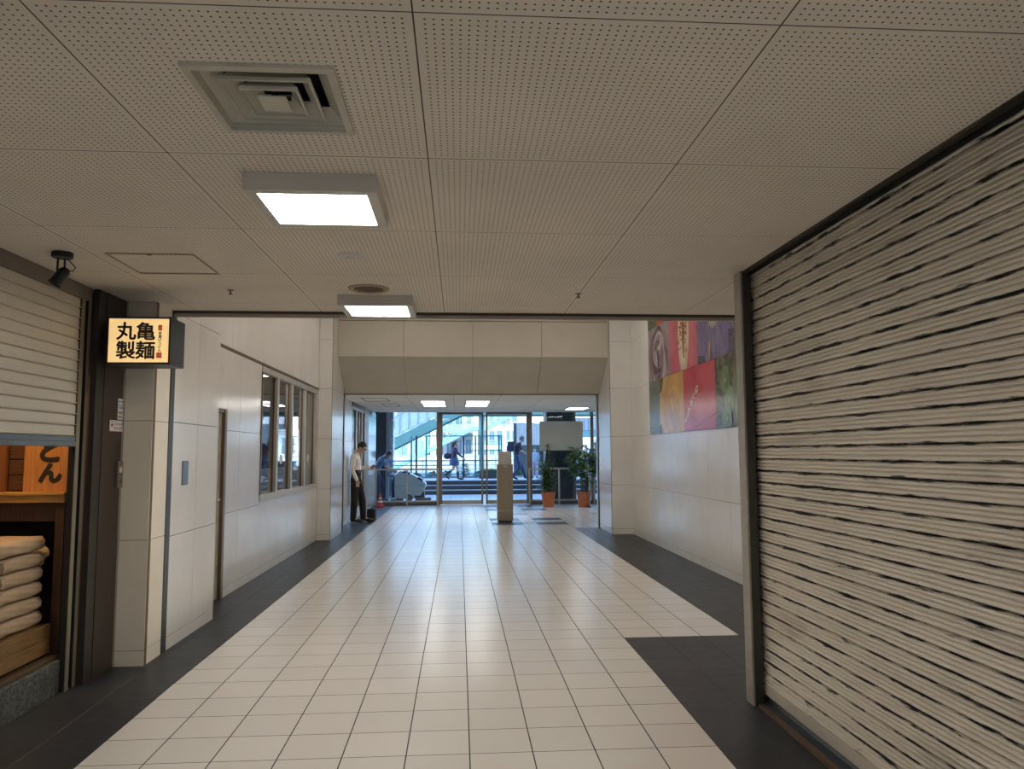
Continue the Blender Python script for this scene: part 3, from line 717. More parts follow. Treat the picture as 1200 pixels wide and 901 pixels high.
s = MB(); s.box(-2.24, -2.232, 6.345, 6.475, 1.25, 1.445, 0, .003); local(s.build('plate', M_STEELD, wp), wp)
for z in (1.275, 1.42):
    s = MB(); s.tube([(-2.232, 6.41, z), (-2.229, 6.41, z)], .007, 10); local(s.build('screw', M_STEEL, wp), wp)

# =================================================================== CEILING FITTINGS
def ceiling_light(x, y, label, w=.53, d=.50, h=.075, z=ZC, frame=.045):
    t = thing('ceiling_light', (x, y, z), label, 'ceiling light', 'square ceiling lights')
    s = MB()
    a, b = w/2, d/2
    s.box(-a, a, -b, b, -h+.012, 0, 0, .002)
    for q in ((-a, -a+frame, -b, b), (a-frame, a, -b, b), (-a+frame, a-frame, -b, -b+frame), (-a+frame, a-frame, b-frame, b)): s.box(q[0], q[1], q[2], q[3], -h, -h+.014, 0, .0015)
    s.build('housing', M_WHITEP, t)
    s = MB(); s.box(-a+frame, a-frame, -b+frame, b-frame, -h+.006, -h+.011); s.build('diffuser', M_DIFF, t)
    return t
ceiling_light(-.60, 3.26, 'square lit ceiling panel light nearest to the camera')
ceiling_light(-.60, 5.63, 'square lit ceiling panel light at the far edge of the low ceiling')
ceiling_light(-.60, .85, 'square ceiling panel light just above the camera')
ceiling_light(-.60, -1.55, 'square ceiling panel light behind the camera')
# hall ceiling lights (above the view)
for i, (x, y) in enumerate(((-1.0, 8.0), (1.8, 8.0), (-1.0, 11.5), (1.8, 11.5))):
    t = thing('ceiling_panel_light', (x, y, 4.6), 'large flat light panel on the high hall ceiling, %s %s' % (('left', 'right')[i % 2], ('near', 'far')[i//2]), 'ceiling light', 'high hall light panels')
    s = MB(); s.box(-.63, .63, -1.23, 1.23, -.06, 0, 0, .004); s.build('housing', M_WHITEP, t)
    s = MB(); s.box(-.6, .6, -1.2, 1.2, -.075, -.061); s.build('diffuser', M_HALL, t)
# vestibule lights
def vest_light(x, y, label):
    t = thing('recessed_light', (x, y, 2.66), label, 'ceiling light', 'vestibule ceiling lights')
    s = MB()
    for a, b in ((-.29, -.26), (.26, .29)): s.box(a, b, -.46, .46, -.012, .0, 0)
    for a, b in ((-.46, -.43), (.43, .46)): s.box(-.26, .26, a, b, -.012, .0, 0)
    s.build('frame', M_ALU2, t)
    s = MB(); s.box(-.26, .26, -.43, .43, -.006, -.001); s.build('diffuser', M_TUBE, t)
for x, n_ in ((-.60, 'left'), (.42, 'middle'), (3.1, 'right')):
    for y, k_ in ((17.38, 'nearer'), (18.55, 'farther')):
        if n_ == 'right' and k_ == 'nearer': y = 19.9
        if n_ == 'right' and k_ == 'farther': continue
        vest_light(x, y, '%s of the %s pair of lit panels in the vestibule ceiling' % (k_, n_) if n_ != 'right' else 'single lit panel at the right end of the vestibule ceiling')
# office ceiling light
t = thing('office_light', (-3.6, 11.2, 2.66), 'small bright ceiling light seen through the office window', 'ceiling light')
s = MB(); s.box(-.9, .9, -.12, .12, -.03, 0); s.build('tube', emit('office light tube', (1, .95, .88), 14), t)

# air diffuser
vd = thing('air_diffuser', ((V0+V1)/2, (V2+V3)/2, ZC), 'square cream air conditioning diffuser in the near ceiling', 'air vent')
A, B = (V1-V0)/2+.008, (V3-V2)/2+.008
def ring(mb, a0, b0, z0, a1, b1, z1, t=.003, mi=0):
    c0 = [(-a0, -b0, z0), (a0, -b0, z0), (a0, b0, z0), (-a0, b0, z0)]; c1 = [(-a1, -b1, z1), (a1, -b1, z1), (a1, b1, z1), (-a1, b1, z1)]
    for k in range(4):
        j = (k+1) % 4
        mb.face([c0[k], c0[j], c1[j], c1[k]], mi)
s = MB()
ring(s, A, B, 0, A, B, -.012); ring(s, A, B, -.012, A-.025, B-.025, -.014); ring(s, A-.025, B-.025, -.014, A-.03, B-.03, .012); ring(s, A-.03, B-.03, .012, A-.075, B-.075, .055); s.build('outer_frame', M_VENT, vd)
for i, (k, zb) in enumerate(((.62, -.006), (.40, -.010))):
    s = MB(); a, b = A*k, B*k
    ring(s, a, b, zb, a-.006, b-.006, zb-.002); ring(s, a-.006, b-.006, zb-.002, a-.006, b-.006, zb+.006); ring(s, a-.006, b-.006, zb+.006, a-.045, b-.045, zb+.05)
    ring(s, a, b, zb, a, b, zb+.01); ring(s, a, b, zb+.01, a-.04, b-.04, zb+.055)
    s.build('louvre', M_VENT, vd)
s = MB(); s.box(-A*.20, A*.20, -B*.22, B*.22, -.014, -.008, 0, .002); s.build('centre_plate', M_VENT, vd)
s = MB(); s.box(-A+.02, A-.02, -B+.02, B-.02, .12, .13); ring(s, A-.03, B-.03, .03, A-.03, B-.03, .13); s.build('duct', M_BLACKV, vd)
s = MB(); s.box(-.05, .05, -.004, .004, .0, .012); s.box(-.004, .004, -.05, .05, .0, .012); s.tube([(0, 0, -.008), (0, 0, .12)], .008); s.build('bracket', M_DARKMETAL, vd)
# smoke detector, speaker, sprinklers
s = MB(); s.lathe([(.001, -.012), (.05, -.012), (.075, -.006), (.08, 0)], (0, 0, 0), 28); s.lathe([(.001, -.016), (.018, -.016), (.02, -.012)], (0, 0, 0), 16)
o = s.build('smoke_detector', M_WHITEP, smooth=True); o.location = (-.62, 4.30, ZC); tag(o, 'thin round white detector disc on the ceiling between the two square lights', 'detector')
sp_ = thing('ceiling_speaker', (-.62, 5.17, ZC), 'round bronze ceiling speaker just before the farther square light', 'speaker')
s = MB(); s.lathe([(.095, 0), (.105, -.008), (.135, -.008), (.14, 0)], (0, 0, 0), 32); s.build('rim', mat('tan speaker rim', (.33, .24, .12), .5), sp_, smooth=True)
s = MB(); s.lathe([(.001, -.006), (.10, -.004)], (0, 0, 0), 32); s.build('grille', mat('brown speaker cloth', (.09, .07, .05), .8), sp_)
for x, y, lb in ((-1.575, 5.27, 'tiny brass sprinkler head on the ceiling left of the round speaker'), (.845, 5.27, 'tiny brass sprinkler head on the ceiling right of the centre joint')):
    s = MB(); s.lathe([(.001, -.004), (.022, -.003), (.024, 0)], (0, 0, 0), 14); s.tube([(0, 0, 0), (0, 0, -.028)], .006, 8); s.lathe([(.001, -.03), (.014, -.03), (.014, -.027)], (0, 0, 0), 12)
    o = s.build('sprinkler_head', M_BRONZE, smooth=True); o.location = (x, y, ZC); tag(o, lb, 'sprinkler')
# access hatch
def hatch(x0, x1, y0, y1, z, label, m_, wd=.010):
    t = thing('access_hatch', ((x0+x1)/2, (y0+y1)/2, z), label, 'hatch')
    a, b = (x1-x0)/2, (y1-y0)/2
    s = MB()
    for q in ((-a, -a+wd, -b, b), (a-wd, a, -b, b), (-a+wd, a-wd, -b, -b+wd), (-a+wd, a-wd, b-wd, b)): s.box(q[0], q[1], q[2], q[3], -.006, 0, 0)
    s.build('frame', m_, t)
    s = MB(); s.box(a*.0-.012, a*.0+.012, -b+.001, -b+wd, -.009, -.006); s.build('latch', M_BLACK, t)
hatch(-1.985, -1.50, 4.31, 4.79, ZC, 'square access hatch with thin metal frame in the near left ceiling', mat('shiny hatch frame', (.42, .34, .24), .3, .7))
hatch(-2.08, -1.54, 16.15, 17.08, 2.66, 'nearer access hatch in the vestibule ceiling above the man', M_DARKMETAL, .02)
hatch(-1.84, -1.45, 17.97, 18.96, 2.66, 'farther access hatch in the vestibule ceiling', M_DARKMETAL, .02)
# black spotlight
sl = thing('spotlight', (-2.215, 4.32, ZC), 'black adjustable spotlight on the ceiling by the left shutter', 'spotlight')
s = MB(); s.lathe([(.001, -.030), (.050, -.030), (.055, -.026), (.055, -.0)], (0, 0, 0), 24); s.build('canopy', M_BLACK, sl, smooth=True)
s = MB(); s.tube([(-.022, 0, -.03), (-.024, 0, -.13)], .006, 8); s.tube([(.014, 0, -.03), (.016, 0, -.13)], .006, 8); s.tube([(.02, .01, -.03), (.05, .01, -.06), (.075, .0, -.085), (.06, .0, -.105), (.02, 0, -.10)], .003, 8); s.build('yoke', M_BLACK, sl, smooth=True)
bm = bmesh.new(); mbx = MB(); mbx.lathe([(.001, -.055), (.018, -.055), (.030, -.035), (.033, .035), (.038, .055), (.036, .055), (.03, .03), (.001, .028)], (0, 0, 0), 20)
s = MB(); R = Matrix.Translation((-.004, 0, -.135)) @ Euler((math.radians(150), 0, math.radians(-60))).to_matrix().to_4x4(); s.v = [tuple(R @ Vector(v)) for v in mbx.v]; s.f = mbx.f; s.mi = mbx.mi
s.build('lamp_head', M_BLACK, sl, smooth=True); bm.free()
# warm lamp inside the shop (above the opening, hidden by the raised shutter)
def shop_lamp(x, y, z, e, size=.12):
    t = thing('shop_downlight', (x, y, z), 'warm downlight under the shop ceiling at %s' % ('the sacks' if y < 4.8 else 'the name board'), 'lamp')
    s = MB(); s.lathe([(.001, 0), (.06, 0), (.06, .05), (.001, .05)], (0, 0, 0), 16); s.build('housing', M_BLACK, t)
    ld = bpy.data.lights.new('downlight', 'SPOT'); ld.energy = e; ld.color = (1, .62, .28); ld.spot_size = math.radians(120); ld.spot_blend = .8; ld.shadow_soft_size = .05
    lo = bpy.data.objects.new('downlight', ld); COL.objects.link(lo); lo.parent = t; lo.location = (0, 0, -.02)
shop_lamp(-2.78, 4.75, 2.5, 15); shop_lamp(-2.85, 4.95, 2.45, 17)

# =================================================================== FLOWER MURAL on the right wall
XM = WR-.012
mu = thing('flower_mural', (XM, 10.3, 1.785), 'large mural of flower photographs high on the right hall wall', 'mural')
def pmat(name, a, b, sc=3, stretch=(1, 1, 1)):
    m, nt, bb = _m(name); co = coords(nt, stretch); n = noise(nt, co, sc, 4)
    nt.links.new(ramp(nt, n, [(.35, a), (.65, b)]), bb.inputs['Base Color']); bb.inputs['Roughness'].default_value = .22
    return m
def ph(nm, y0, y1, z0, z1, mats, petals, label):
    s = MB(); s.box(XM, XM+.006, y0+.002, y1-.002, z0+.002, z1-.002, 0)
    for k, (cy, cz, ry, rz, an, mi) in enumerate(petals):
        e = .0004*(k % 60+1)*.6
        pts = []
        for q in range(18):
            t = 2*PI*q/18; u, v = ry*math.cos(t), rz*math.sin(t)*(1-.25*math.sin(t))
            yy = cy+u*math.cos(an)-v*math.sin(an); zz = cz+u*math.sin(an)+v*math.cos(an)
            yy = min(max(yy, y0+.003), y1-.003); zz = min(max(zz, z0+.003), z1-.003)
            pts.append((XM-e, yy, zz))
        s.face(pts, mi)
    o = s.build('photo_panel', mats, mu); local(o, mu); o['label'] = label; return o
zA, zB, zD = 1.785, 2.657, 3.53
rnd = random.Random(3)
# bottom row
ph('a', 11.84, 12.49, zA, zB, [pmat('grey green foliage', (.05, .07, .05), (.20, .22, .19), 30)], [], 'grey green foliage photo')
yel = [(11.72, 2.62, .10, .16, .3, 4), (11.78, 1.85, .07, .12, 0, 4)]
for k in range(9):
    r = 1-.1*k; a = k*.9
    yel.append((11.15+.10*math.cos(a)*r, 2.18+.08*math.sin(a)*r, .56*r, .42*r, a*.5, (1, 2, 3, 2)[k % 4]))
yel += [(10.98, 2.02, .13, .20, .3, 3), (11.2, 2.1, .05, .2, -.3, 5)]
ph('b', 10.55, 11.84, zA, zB, [pmat('yellow petal edge', (.50, .27, .06), (.60, .36, .12), 4), pmat('yellow petal', (.55, .31, .07), (.66, .42, .14), 4), pmat('deep yellow petal', (.50, .25, .06), (.60, .33, .11), 4), pmat('amber shade petal', (.40, .21, .08), (.5, .29, .13), 4), pmat('dull leaf', (.04, .05, .03), (.09, .10, .06), 8), pmat('grey petal shade', (.28, .2, .14), (.36, .26, .18), 4)], yel, 'yellow rose photo')
st = [(10.35-.06*k+rnd.uniform(-.05, .05), 2.02+.045*k+rnd.uniform(-.03, .03), .018, .022, rnd.uniform(0, 3), 2) for k in range(-2, 9) for _ in range(3)]
ph('c', 9.20, 10.55, zA, zB, [pmat('crimson petal', (.42, .035, .06), (.54, .075, .11), 1.5), pmat('dark vein', (.24, .014, .03), (.30, .02, .04), 3), pmat('cream stamen', (.70, .48, .30), (.80, .60, .38), 6)],
   [(10.05, 2.4, .012, .34, .25, 1), (10.42, 2.0, .012, .2, -.2, 1), (9.65, 1.90, .46, .016, -.18, 1), (10.2, 1.97, .16, .012, .2, 1)]+st, 'crimson petal photo with cream stamens')
gl_ = []
for dy, dz, q in ((0, 0, 0), (.12, .24, 1), (-.35, -.12, 0), (.08, -.22, 1), (-.3, .2, 1)):
    for a in (0, 1.26, 2.5, 3.8, 5): gl_.append((8.72+dy+.09*math.cos(a), 2.12+dz+.09*math.sin(a), .085, .10, a, 1+q))
    gl_.append((8.72+dy, 2.12+dz, .03, .03, 0, 3))
ph('d', 7.90, 9.20, zA, zB, [pmat('dark hedge', (.03, .04, .03), (.16, .14, .09), 9), pmat('pale green leaf', (.15, .21, .11), (.22, .29, .15), 6), pmat('mid green leaf', (.10, .16, .08), (.17, .23, .11), 6), pmat('leaf heart', (.25, .3, .18), (.3, .34, .2), 6)], gl_, 'green leaves photo')
# middle row
ros = []
for k in range(16):
    r = 1-.058*k; ros.append((11.85+.03*math.sin(k*2.3), 3.05+.03*math.cos(k*1.7), .58*r, .47*r, k*.45, (1, 2, 3, 1, 2)[k % 5] if k < 15 else 2))
ros += [(11.72, 3.20, .05, .15, .3, 3), (11.98, 3.02, .06, .17, -.4, 3), (11.85, 2.92, .04, .2, 0, 2)]
ph('e', 11.22, 12.49, zB, zD, [pmat('lilac grey', (.20, .16, .17), (.30, .25, .26), 4), pmat('mauve petal', (.19, .12, .15), (.28, .19, .23), 4), pmat('dark plum', (.07, .03, .05), (.12, .06, .08), 5), pmat('pale petal', (.36, .29, .30), (.46, .38, .38), 4)], ros, 'dusky purple rose photo')
lily = [(10.5, 3.2, .26, .52, 0, 1), (10.5, 3.25, .14, .42, 0, 2)]+[(10.5+rnd.gauss(0, .10), 3.2+rnd.gauss(0, .17), .018, .022, 0, 3) for _ in range(60)]+[(10.5, 3.15, .05, .26, 0, 4)]
ph('f', 9.87, 11.22, zB, zD, [pmat('rose pink petal', (.42, .07, .11), (.55, .13, .17), 1.6), pmat('cream throat', (.55, .42, .28), (.66, .52, .36), 4), pmat('pale throat', (.60, .50, .34), (.70, .60, .42), 4), pmat('rust spots', (.22, .04, .02), (.30, .07, .03), 9), pmat('rust heart', (.30, .10, .04), (.4, .15, .06), 9)], lily, 'pink lily photo with rust spots')
cl = [(9.2+.42*math.cos(a), 3.35+.42*math.sin(a), .48, .27, a, 1+(i % 2)) for i, a in enumerate([.2, 1.0, 1.9, 2.7, 3.5, 4.3, 5.0, 5.7])]+[(9.2+.5*math.cos(a), 3.35+.5*math.sin(a), .35, .008, a, 0) for a in (3.3, 3.7, 4.1, 4.6, 5.2)]+[(9.2+.16*math.cos(a), 3.35+.18*math.sin(a), .13, .014, a, 3) for a in [k*.22 for k in range(29)]]+[(9.2, 3.35, .10, .12, 0, 4)]+[(9.35, 2.80, .025, .14, .1, 5)]
ph('g', 8.50, 9.87, zB, zD, [pmat('dark violet ground', (.05, .045, .08), (.09, .07, .15), 9), pmat('violet petal', (.14, .115, .22), (.20, .17, .29), 4), pmat('deep violet petal', (.11, .09, .19), (.16, .13, .25), 4), pmat('cream filament', (.66, .60, .42), (.8, .74, .55), 6), pmat('ochre heart', (.35, .25, .06), (.45, .34, .1), 9), pmat('orange sliver', (.60, .28, .03), (.7, .35, .05), 4)], cl, 'violet clematis photo')
ph('h', 7.20, 8.50, zB, zD, [pmat('olive ground', (.10, .11, .04), (.2, .2, .08), 5)], [], 'olive foliage photo')
# top row
ph('i', 11.9, 12.49, zD, 4.38, [pmat('dark leaf', (.03, .06, .02), (.08, .12, .04), 9)], [], 'dark leaf photo')
ph('j', 10.5, 11.9, zD, 4.38, [pmat('scarlet petal', (.50, .05, .02), (.6, .1, .04), 3)], [], 'scarlet petal photo')
ph('k', 9.0, 10.5, zD, 4.38, [pmat('white petal', (.5, .48, .45), (.6, .58, .55), 3)], [], 'white petal photo')
ph('l', 7.2, 9.0, zD, 4.38, [pmat('pink bloom', (.5, .2, .3), (.6, .3, .4), 3)], [], 'pink bloom photo')

# =================================================================== VESTIBULE OBJECTS
# umbrella / leaflet stand
us = thing('dispenser_stand', (1.0, 16.60, 0), 'tall beige steel dispenser stand with pale upright board, centre of the vestibule floor', 'stand')
M_STAND = mat('beige stainless stand', (.33, .285, .21), .42, .3, .06, 30, scale=(1, 1, 8))
s = MB(); s.box(-.172, .172, 0, .24, .03, 1.245, 0, .004); s.box(-.15, .15, .02, .22, .0, .03, 1); s.build('stand_body', [M_STAND, M_BLACK], us)
s = MB(); s.box(-.178, .178, -.006, .246, .235, .25, 0, .002); s.build('band', M_ALU, us)
s = MB(); s.box(-.148, .148, .09, .115, 1.24, 1.525, 0, .003); s.build('top_board', M_WHITEP, us)['label'] = 'pale upright board'
s = MB(); s.box(-.04, .04, -.02, .0, 1.19, 1.235, 0, .003); s.box(-.02, .02, -.028, -.018, 1.175, 1.20, 0); s.build('latch', M_STEEL, us)
for x in (-.10, .10):
    for z in (.99, .84, .80):
        s = MB(); s.tube([(x, -.0005, z), (x, -.005, z)], .010, 10); s.build('bolt', M_BRONZE, us)
# guard rails
def guard(xs, y, label, z=1.06, zb=.14):
    t = thing('guard_rail', ((xs[0]+xs[-1])/2, y, 0), label, 'railing')
    ox = (xs[0]+xs[-1])/2
    for x in xs:
        s = MB(); s.box(x-.022-ox, x+.022-ox, -.022, .022, 0, z, 0, .003); s.build('post', M_ALU2, t)
    for a, b, nm in ((z-.05, z, 'top_rail'), (zb-.03, zb+.012, 'bottom_rail')):
        s = MB()
        for p, q in zip(xs[:-1], xs[1:]): s.box(p+.022-ox, q-.022-ox, -.018, .018, a, b, 0, .003)
        s.build(nm, M_ALU2, t)
    return t
guard([-2.37, -1.49, -.61], 22.0, 'beige square tube guard rail inside the glass left of the doors')
guard([2.03, 2.89, 3.78], 22.0, 'beige square tube guard rail inside the glass behind the potted plants')
guard([3.92, 4.10, 5.0], 21.98, 'beige guard rail at the far right edge of the glass')
for i, x in enumerate((-.73, -.53)):
    s = MB(); s.box(x-.035, x+.035, YG-.062, YG-.055, .885, .985); tag(s.build('sticker', mat('brown pink sticker', (.40, .24, .17), .6)), 'small brown pink square sticker %s the glazing post by the left door' % ('left of' if i == 0 else 'right of'), 'sticker')
s = MB(); s.lathe([(.001, -.075), (.03, -.068), (.05, -.045), (.055, -.02), (.06, 0)], (0, 0, 0), 18)
o = s.build('dome_camera', M_BLACK, smooth=True); o.location = (-2.31, 21.6, 2.66); tag(o, 'small black dome camera on the vestibule ceiling in the left corner', 'camera')
# cone
cn = thing('traffic_cone', (-2.20, 21.62, 0), 'small red traffic cone with white bands standing by the glass', 'traffic cone')
MR = mat('red plastic', (.62, .03, .02), .45); MW = mat('white reflective band', (.75, .72, .68), .4)
s = MB(); s.box(-.125, .125, -.125, .125, 0, .03, 0, .01); s.lathe([(.085, .03), (.062, .13)], (0, 0, 0), 24); s.lathe([(.052, .18), (.042, .23)], (0, 0, 0), 24); s.lathe([(.034, .27), (.02, .36), (.018, .38), (.001, .38)], (0, 0, 0), 24); s.build('cone_body', MR, cn, smooth=True)
s = MB(); s.lathe([(.063, .13), (.053, .18)], (0, 0, 0), 24); s.lathe([(.043, .23), (.035, .27)], (0, 0, 0), 24); s.build('white_band', MW, cn, smooth=True)
s = MB(); s.tube([(0, 0, .37), (0, 0, .46)], [.018, .012], 10); s.build('cone_top', M_BLACK, cn)

# potted palms
M_POT = mat('terracotta orange pot', (.45, .13, .045), .55, 0, .08, 6)
M_SOIL = mat('soil', (.03, .02, .012), .9)
M_STEM = mat('palm stem', (.07, .06, .03), .7, 0, .3, 20)
M_LEAFA = mat('dark green leaf', (.09, .16, .05), .42, 0, .5, 8)
M_LEAFB = mat('fresh green leaf', (.075, .155, .045), .42, 0, .5, 8)
def leaf(mb, p, d, L, wd, droop=.3, fold=.25, mi=0):
    """pointed arching blade from p along d"""
    d = Vector(d).normalized(); side = d.cross(Vector((0, 0, 1)))
    if side.length < .05: side = Vector((1, 0, 0))
    side.normalize(); prev = None; p = Vector(p)
    for k in range(5):
        t = k/4; c = p + d*L*t + Vector((0, 0, -droop*L*t*t)); ww = wd*math.sin(PI*min(.999, .12+.88*t))**.8*.5 if k < 4 else .0006
        n = side.cross(d).normalized()
        l_, r_ = c-side*ww+n*ww*fold, c+side*ww+n*ww*fold
        if prev: mb.face([prev[0], prev[1], c, l_], mi); mb.face([prev[1], prev[2], r_, c], mi)
        prev = (l_, c, r_)
def pot(t, r0, r1, h, dish):
    s = MB(); s.lathe([(.001, .0), (r1, 0), (r0*.97, h-.045), (r0, h-.045), (r0*1.02, h-.0), (r0*.93, h), (r0*.92, h-.05)], (0, 0, .0), 32); s.build('pot', M_POT, t, smooth=True)
    s = MB(); s.lathe([(.001, h-.05), (r0*.93, h-.05)], (0, 0, 0), 24); s.build('soil', M_SOIL, t)
    if dish:
        s = MB(); s.lathe([(.001, 0), (dish, 0), (dish*1.05, .014), (dish, .014)], (.03, 0, .0), 28); s.build('saucer', M_BLACK, t, smooth=True)
rnd = random.Random(11)
t = thing('potted_plant', (2.455, 21.0, 0), 'narrow leafy plant in a terracotta pot, nearer the doors', 'potted plant')
pot(t, .20, .145, .425, 0)
st = MB(); lf = MB()
for k in range(9):
    a = rnd.uniform(0, 2*PI); r = rnd.uniform(.03, .12); H = rnd.uniform(.95, 1.62) if k > 1 else 1.74
    x0, y0 = r*math.cos(a), r*math.sin(a); x1, y1 = x0*1.7+rnd.uniform(-.04, .06), y0*1.6
    if k < 2: x1, y1 = .03*k, 0
    pts = [(x0, y0, .36), (x0*1.2, y0*1.2, .36+(H-.36)*.5), (x1, y1, H)]
    st.tube(pts, [.011, .009, .006], 6)
    n = int((H-.45)/.026)
    for j in range(n):
        z = .45+(H-.45)*j/n; f = (z-.36)/(H-.36); px, py = x0+(x1-x0)*f, y0+(y1-y0)*f
        for q in range(3):
            an = j*2.4+q*2.1+rnd.uniform(-.4, .4); L = rnd.uniform(.12, .23)*(1 if z < 1.1 else .95)*(.8+.5*math.sin(3*z+k))
            leaf(lf, (px, py, z), (math.cos(an), math.sin(an), rnd.uniform(.15, .8)), L*1.35, .040, rnd.uniform(.25, .7))
st.build('stem', M_STEM, t); lf.build('foliage', M_LEAFA, t)
t = thing('potted_plant', (3.44, 20.95, 0), 'bushy topped palm on thin stems in a terracotta pot beside the right wall', 'potted plant')
pot(t, .205, .155, .417, .17)
st = MB(); lf = MB()
for k in range(11):
    a = rnd.uniform(0, 2*PI); r = rnd.uniform(.02, .11); H = rnd.uniform(1.15, 1.68)
    x0, y0 = r*math.cos(a), r*math.sin(a); x1, y1 = x0*2.0+rnd.uniform(-.05, .08), y0*1.8
    st.tube([(x0, y0, .36), (x0*1.1, y0*1.1, .9), (x1, y1, H)], [.012, .011, .007], 6)
    for j in range(13):
        z = H-.66*(j/13)**1.2 ; f = (z-.36)/(H-.36); px, py = x0+(x1-x0)*f, y0+(y1-y0)*f
        an = j*2.4+k+rnd.uniform(-.5, .5); L = rnd.uniform(.14, .30)
        e = Vector((px, py, z))+Vector((math.cos(an)*L, math.sin(an)*L, L*.45))
        st.tube([(px, py, z), tuple(e)], .003, 4)
        for q in range(7):       # fan of fingers
            b = an+(q-3)*.33; leaf(lf, e, (math.cos(b), math.sin(b), rnd.uniform(-.05, .35)), rnd.uniform(.16, .25), .042, rnd.uniform(.3, .8))
st.build('stem', M_STEM, t); lf.build('foliage', M_LEAFB, t)

# =================================================================== PEOPLE
def bake(o, name):
    dg = bpy.context.evaluated_depsgraph_get(); dg.update()
    me = bpy.data.meshes.new_from_object(o.evaluated_get(dg)); me.name = name
    old = o.data; o.modifiers.clear(); o.data = me; bpy.data.meshes.remove(old); o.name = name
    return o
def skin_obj(J, E, sub=1, flat=()):
    """union of tapered ellipsoid chains along the skeleton; merged into one surface by join_remesh"""
    bm = bmesh.new(); done = set()
    def blob(p, r):
        r = r if isinstance(r, tuple) else (r, r)
        v = bmesh.ops.create_icosphere(bm, subdivisions=2, radius=1)['verts']
        for q in v: q.co = Vector((q.co.x*r[0]+p[0], q.co.y*r[1]+p[1], q.co.z*min(r)+p[2]))
    for a, b in E:
        pa, ra = Vector(J[a][0]), J[a][1]; pb, rb = Vector(J[b][0]), J[b][1]
        ra = ra if isinstance(ra, tuple) else (ra, ra); rb = rb if isinstance(rb, tuple) else (rb, rb)
        n = max(2, int((pa-pb).length/(min(ra+rb)*.28)))
        for i in range(n+1):
            if i == 0 and a in done: continue
            if i == n and b in done: continue
            t = i/n; blob(pa.lerp(pb, t), (ra[0]*(1-t)+rb[0]*t, ra[1]*(1-t)+rb[1]*t))
        done |= {a, b}
    me = bpy.data.meshes.new('s'); bm.to_mesh(me); bm.free()
    o = bpy.data.objects.new('s', me); COL.objects.link(o); return o
def join_remesh(objs, extra, name, m, parent, voxel=.010, smooth=3):
    bm = bmesh.new()
    for o in objs:
        bm.from_mesh(o.data); me = o.data; bpy.data.objects.remove(o); bpy.data.meshes.remove(me)
    for e in extra:
        me = bpy.data.meshes.new('e'); e.to_mesh(me); e.free(); bm.from_mesh(me); bpy.data.meshes.remove(me)
    me = bpy.data.meshes.new(name); bmesh.ops.recalc_face_normals(bm, faces=bm.faces); bm.to_mesh(me); bm.free()
    o = bpy.data.objects.new(name, me); COL.objects.link(o)
    r = o.modifiers.new('r', 'REMESH'); r.mode = 'VOXEL'; r.voxel_size = voxel
    if smooth:
        q = o.modifiers.new('q', 'SMOOTH'); q.iterations = smooth; q.factor = .5
    bake(o, name); o.data.materials.clear(); o.data.materials.append(m)
    for p in o.data.polygons: p.use_smooth = True
    o.parent = parent; return o
def ell(c, r, R=None, sub=3):
    bm = bmesh.new(); bmesh.ops.create_icosphere(bm, subdivisions=sub, radius=1)
    for v in bm.verts:
        p = Vector((v.co.x*r[0], v.co.y*r[1], v.co.z*r[2])); v.co = Vector(c)+(R @ p if R else p)
    return bm
SKINM = mat('skin', (.50, .30, .21), .5, 0, .05)
def head_parts(c, tilt):
    """head centred at c, looking +x, tilted forward by tilt"""
    R = Matrix.Rotation(tilt, 3, 'Y'); C_ = Vector(c); f = lambda x, y, z: C_+R @ Vector((x, y, z))
    L = [ell(C_, (.094, .074, .105), R), ell(f(.022, 0, -.055), (.070, .058, .070), R), ell(f(.045, 0, -.092), (.032, .034, .026), R, 2),
         ell(f(.100, 0, -.018), (.018, .013, .026), R, 2), ell(f(.088, 0, -.066), (.014, .026, .010), R, 2),
         ell(f(.080, .030, .018), (.018, .022, .010), R, 2), ell(f(.080, -.030, .018), (.018, .022, .010), R, 2)]
    for s_ in (-1, 1): L.append(ell(f(-.005, s_*.075, -.012), (.018, .010, .032), R, 2))
    return L, R, f
def hair(C_, R, f, parent, m, long=False, name='hair'):
    bm = ell(C_+R @ Vector((-.008, 0, .012)), (.104, .084, .112), R, 4)
    Ri = R.inverted(); rem = []
    for v in bm.verts:
        p = Ri @ (v.co-C_)
        if p.x > .045 and p.z < .055: rem.append(v)
        elif p.x > -.03 and p.z < -.005: rem.append(v)
        elif p.z < -.07 and not long: rem.append(v)
    bmesh.ops.delete(bm, geom=rem, context='VERTS')
    for v in bm.verts: v.co += Vector((random.uniform(-.003, .003),)*3)
    s = MB(); s.add(bm)
    if long:
        q = MB(); q.tube([tuple(f(-.09, 0, .05)), tuple(f(-.12, 0, -.02)), tuple(f(-.11, 0, -.14)), tuple(f(-.085, 0, -.22))], [.05, .06, .05, .02], 12)
        s.v, s.f, s.mi = s.v+q.v, s.f+[tuple(i+len(s.v) for i in ff) for ff in q.f], s.mi+q.mi
    o = s.build(name, m, parent, smooth=True)
    sol = o.modifiers.new('t', 'SOLIDIFY'); sol.thickness = .008; return o
